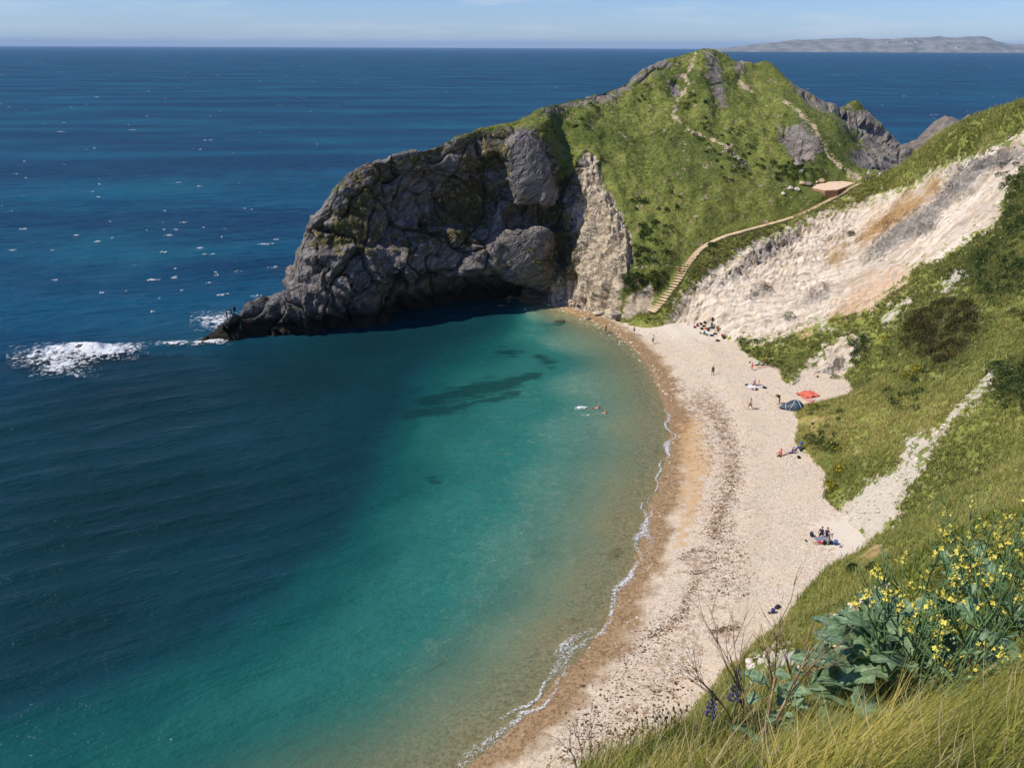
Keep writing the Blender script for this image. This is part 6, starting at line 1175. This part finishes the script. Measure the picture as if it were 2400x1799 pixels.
# dead stems
M_DEAD = plain('dead_twig', '6b5645', .9, .3, 25); M_DEADL = plain('pale_dead_twig', '9c8467', .9, .3, 25)
def dead_shrub(px, py, label, hgt, seed, n=3, tilt=0.0, mat=None, twig=.6, rad=.0036):
    h = hit(px, py, ('bank',)); o = empty('dead_shrub', h[0] if h else PY(px, py, 4)); r = random.Random(seed)
    def grow(b, p, d, L, rad, lev):
        q = p + d * L * .5 + Vector((r.uniform(-1, 1), r.uniform(-1, 1), 0)) * L * .05; e = p + d * L; b.tube([p, q, e], [rad, rad * .85, rad * .6], 5)
        if lev == 0: return
        for _ in range(r.choice((2, 2, 3))):
            t = r.uniform(.35, 1.0); nd = (d + Vector((r.uniform(-1, 1), r.uniform(-1, 1), r.uniform(-.1, .6))) * twig).normalized(); grow(b, p + d * L * t, nd, L * r.uniform(.5, .8), rad * .55, lev - 1)
    trunk = MB(); ds = []
    for k in range(n):
        d = Vector((tilt + (k - (n - 1) / 2) * .42 + r.uniform(-.12, .12), r.uniform(-.25, .25), 1)).normalized(); L = hgt * r.uniform(.34, .48); trunk.tube([(0, 0, -.06), d * L * .5 + Vector((0, 0, .01)), d * L], [rad * 1.25, rad, rad * .8], 6); ds.append((d, L))
    link('stem', trunk.mesh('stem', True), mat or M_DEAD, o)
    for d, L in ds:
        b = MB()
        for _ in range(3): nd = (d + Vector((r.uniform(-.7, .7), r.uniform(-.5, .5), .25)) * .75).normalized(); grow(b, d * L * r.uniform(.7, 1), nd, hgt * r.uniform(.28, .42), rad * .62, 2)
        link('branch', b.mesh('branch', True), mat or M_DEAD, o)
    return tag(o, label, 'shrub', 'dead stems on the edge of the bank')
dead_shrub(1735, 1730, 'dark bare forked shrub nearest the purple flower spikes', .62, 3, 2, -.25)
dead_shrub(1790, 1745, 'pale thick stemmed dead shrub in the middle of the bare stems', .70, 5, 3, -.05, M_DEADL, rad=.0055)
dead_shrub(1862, 1660, 'slim upright dead shrub right of the pale one', .62, 8, 2, .12, twig=.5)
dead_shrub(1362, 1810, 'bare little twig shrub sticking up at the bottom edge over the shingle', .34, 11, 3, 0, rad=.0026)
dead_shrub(1625, 1760, 'single grey dead stalk on the grass edge', .22, 13, 1, 0, M_DEADL, .4, .003)
dead_shrub(1900, 1700, 'low sprawling dead twigs left of the big cabbage', .40, 17, 3, .3, M_DEADL, rad=.003)
# viper's bugloss type spikes
M_PUR = plain('violet_petal', '57507c', .6, .3, 30); M_SPK = plain('hairy_stem', '5f6b52', .8, .3, 30)
def spike(px, py, hgt, label, seed, dens):
    h = hit(px, py, ('bank',)); o = empty('flower_spike', h[0] if h else PY(px, py, 4)); r = random.Random(seed)
    link('stem', MB().tube([(0, 0, -.05), (.01, 0, hgt * .5), (-.01, .01, hgt)], [.006, .005, .003], 6).mesh('stem'), M_SPK, o); f = MB(); l = MB()
    for k in range(dens):
        z = hgt * (.35 + .63 * k / dens); a = k * 2.4; d = Vector((math.cos(a), math.sin(a), .3)); w = .019 * (1.25 - .7 * k / dens) * r.uniform(.7, 1.3); sv = Vector((-math.sin(a), math.cos(a), 0)); p = Vector((0, 0, z))
        f.add([p + d * .006, p + d * w + sv * w * .45, p + d * w * 1.25 + Vector((0, 0, w * .4)), p + d * w - sv * w * .45], [(0, 1, 2, 3)]); l.add([p, p + d * w * 1.1 + sv * .003 - Vector((0, 0, .01)), p + d * w * 1.2 - sv * .003], [(0, 1, 2)])
    link('flowers', f.mesh('flowers'), M_PUR, o); link('bracts', l.mesh('bracts'), M_SPK, o); return tag(o, label, 'flower', 'violet flower spikes')
spike(1662, 1715, .23, 'shorter violet flower spike left of the dead stems', 1, 44); spike(1715, 1690, .31, 'taller fading violet flower spike against the shingle', 2, 50); spike(1985, 1655, .26, 'woolly pale flower spike left of the cabbage', 3, 50)
# seed heads against the beach
b_ = [(1500, 1750), (1515, 1745), (1550, 1730), (1560, 1728), (1585, 1715), (1450, 1772), (1470, 1765), (1600, 1705), (1420, 1790)]
for k, (px, py) in enumerate(b_):
    h = hit(px, py, ('bank',))
    if h is None: continue
    b = MB(); r = random.Random(k); L = r.uniform(.10, .2); b.tube([(0, 0, -.03), (r.uniform(-.02, .02), 0, L * .6), (r.uniform(-.05, .05), 0, L)], [.0022, .0018, .0012], 4)
    for _ in range(7): p = Vector((r.uniform(-.05, .05), r.uniform(-.03, .03), L * r.uniform(.5, 1.05))); b.tube([Vector((0, 0, L * .45)), p], .0009, 3); b.box(p, (.004, .004, .005))
    o = link('seed_head', b.mesh('seed_head'), plain('seed_brown', '6a5a32', .9)); o.location = h[0]; tag(o, 'thin brown seed head against the shingle, %s from the left along the grass edge' % ['fourth', 'fifth', 'sixth', 'seventh', 'eighth', 'second', 'third', 'ninth', 'first'][k], 'grass stalk', 'seed heads along the near edge')
# near stones
def near_stone(px, py, w, label, mat, k, flat=1.0):
    h = hit(px, py, ('bank', 'hill')); m_ = STN[k].copy(); m_.materials.append(mat); o = link('boulder', m_); s = w / FPX * h[1]; o.location = h[0] + Vector((0, 0, s * .15)); o.scale = (s, s, s * flat); o.rotation_euler = (.3, -.2, k); return tag(o, label, 'rock')
near_stone(2330, 1600, 62, 'tan angular stone lodged in the long grass right of the cabbage', plain('sandy_stone', 'd0aa74', .9, .15, 8), 3, 1.5)
near_stone(2085, 1560, 36, 'orange brown stone between the cabbage leaves', plain('rust_stone', 'b0703a', .9, .2, 8), 1, 1.3)
oc = None
for poly, n, lab in [([(1935, 1540), (1950, 1450), (1990, 1415), (2010, 1440), (2000, 1500), (1965, 1550)], 70, 'white knobbly chalk outcrop left of the cabbage flowers'), ([(2000, 1400), (2080, 1360), (2100, 1420), (2030, 1450)], 50, 'white chalk outcrop behind the cabbage flowers'), ([(1850, 1570), (1880, 1520), (1890, 1580), (1860, 1600)], 16, 'small chalk outcrop beside the slim dead shrub'), ([(1750, 1545), (1800, 1520), (1790, 1560), (1755, 1570)], 14, 'chalk patch on the brink above the shingle')]:
    pts = []; p = np.array(poly)
    while len(pts) < n:
        q = np.array([[rg.uniform(p[:, 0].min(), p[:, 0].max()), rg.uniform(p[:, 1].min(), p[:, 1].max())]])
        if poly_mask(q, p, 1)[0] >= .5:
            h = hit(*q[0], ('bank', 'hill')); 
            if h is None: break
            pts.append(h)
    if not pts: continue
    o = empty('chalk_outcrop', pts[0][0]); tag(o, lab, 'rock', 'chalk outcrops on the near bank')
    for h in pts:
        s = rg.uniform(7, 22) / FPX * h[1]; key = 'oc%d' % rg.integers(7); k = int(key[2:])
        if key not in STM: STM[key] = STN[k].copy(); STM[key].materials.append(plain('white_chalk_stone', 'dcd0c6', .95, .12, 10))
        c = link('stone', STM[key], None, o); c.location = h[0] - o.location; c.scale = (s, s * rg.uniform(.7, 1), s * rg.uniform(.7, 1.1)); c.rotation_euler = tuple(rg.uniform(0, 6.28, 3))
# ================================================================ AIR
hz = MB().box((-2000, 22000, 118), (60000, 26000, 148)).mesh('haze'); hm_ = bpy.data.materials.new('air'); hm_.use_nodes = True
hn = hm_.node_tree.nodes; hn.remove(hn['Principled BSDF']); pv = hn.new('ShaderNodeVolumePrincipled'); pv.inputs['Color'].default_value = (.45, .68, 1.0, 1); pv.inputs['Density'].default_value = 3.0e-5; pv.inputs['Anisotropy'].default_value = 0.0
hm_.node_tree.links.new(pv.outputs[0], hn['Material Output'].inputs['Volume'])
ho = link('haze', hz, hm_); tag(ho, 'thin blue sea haze', kind='stuff')
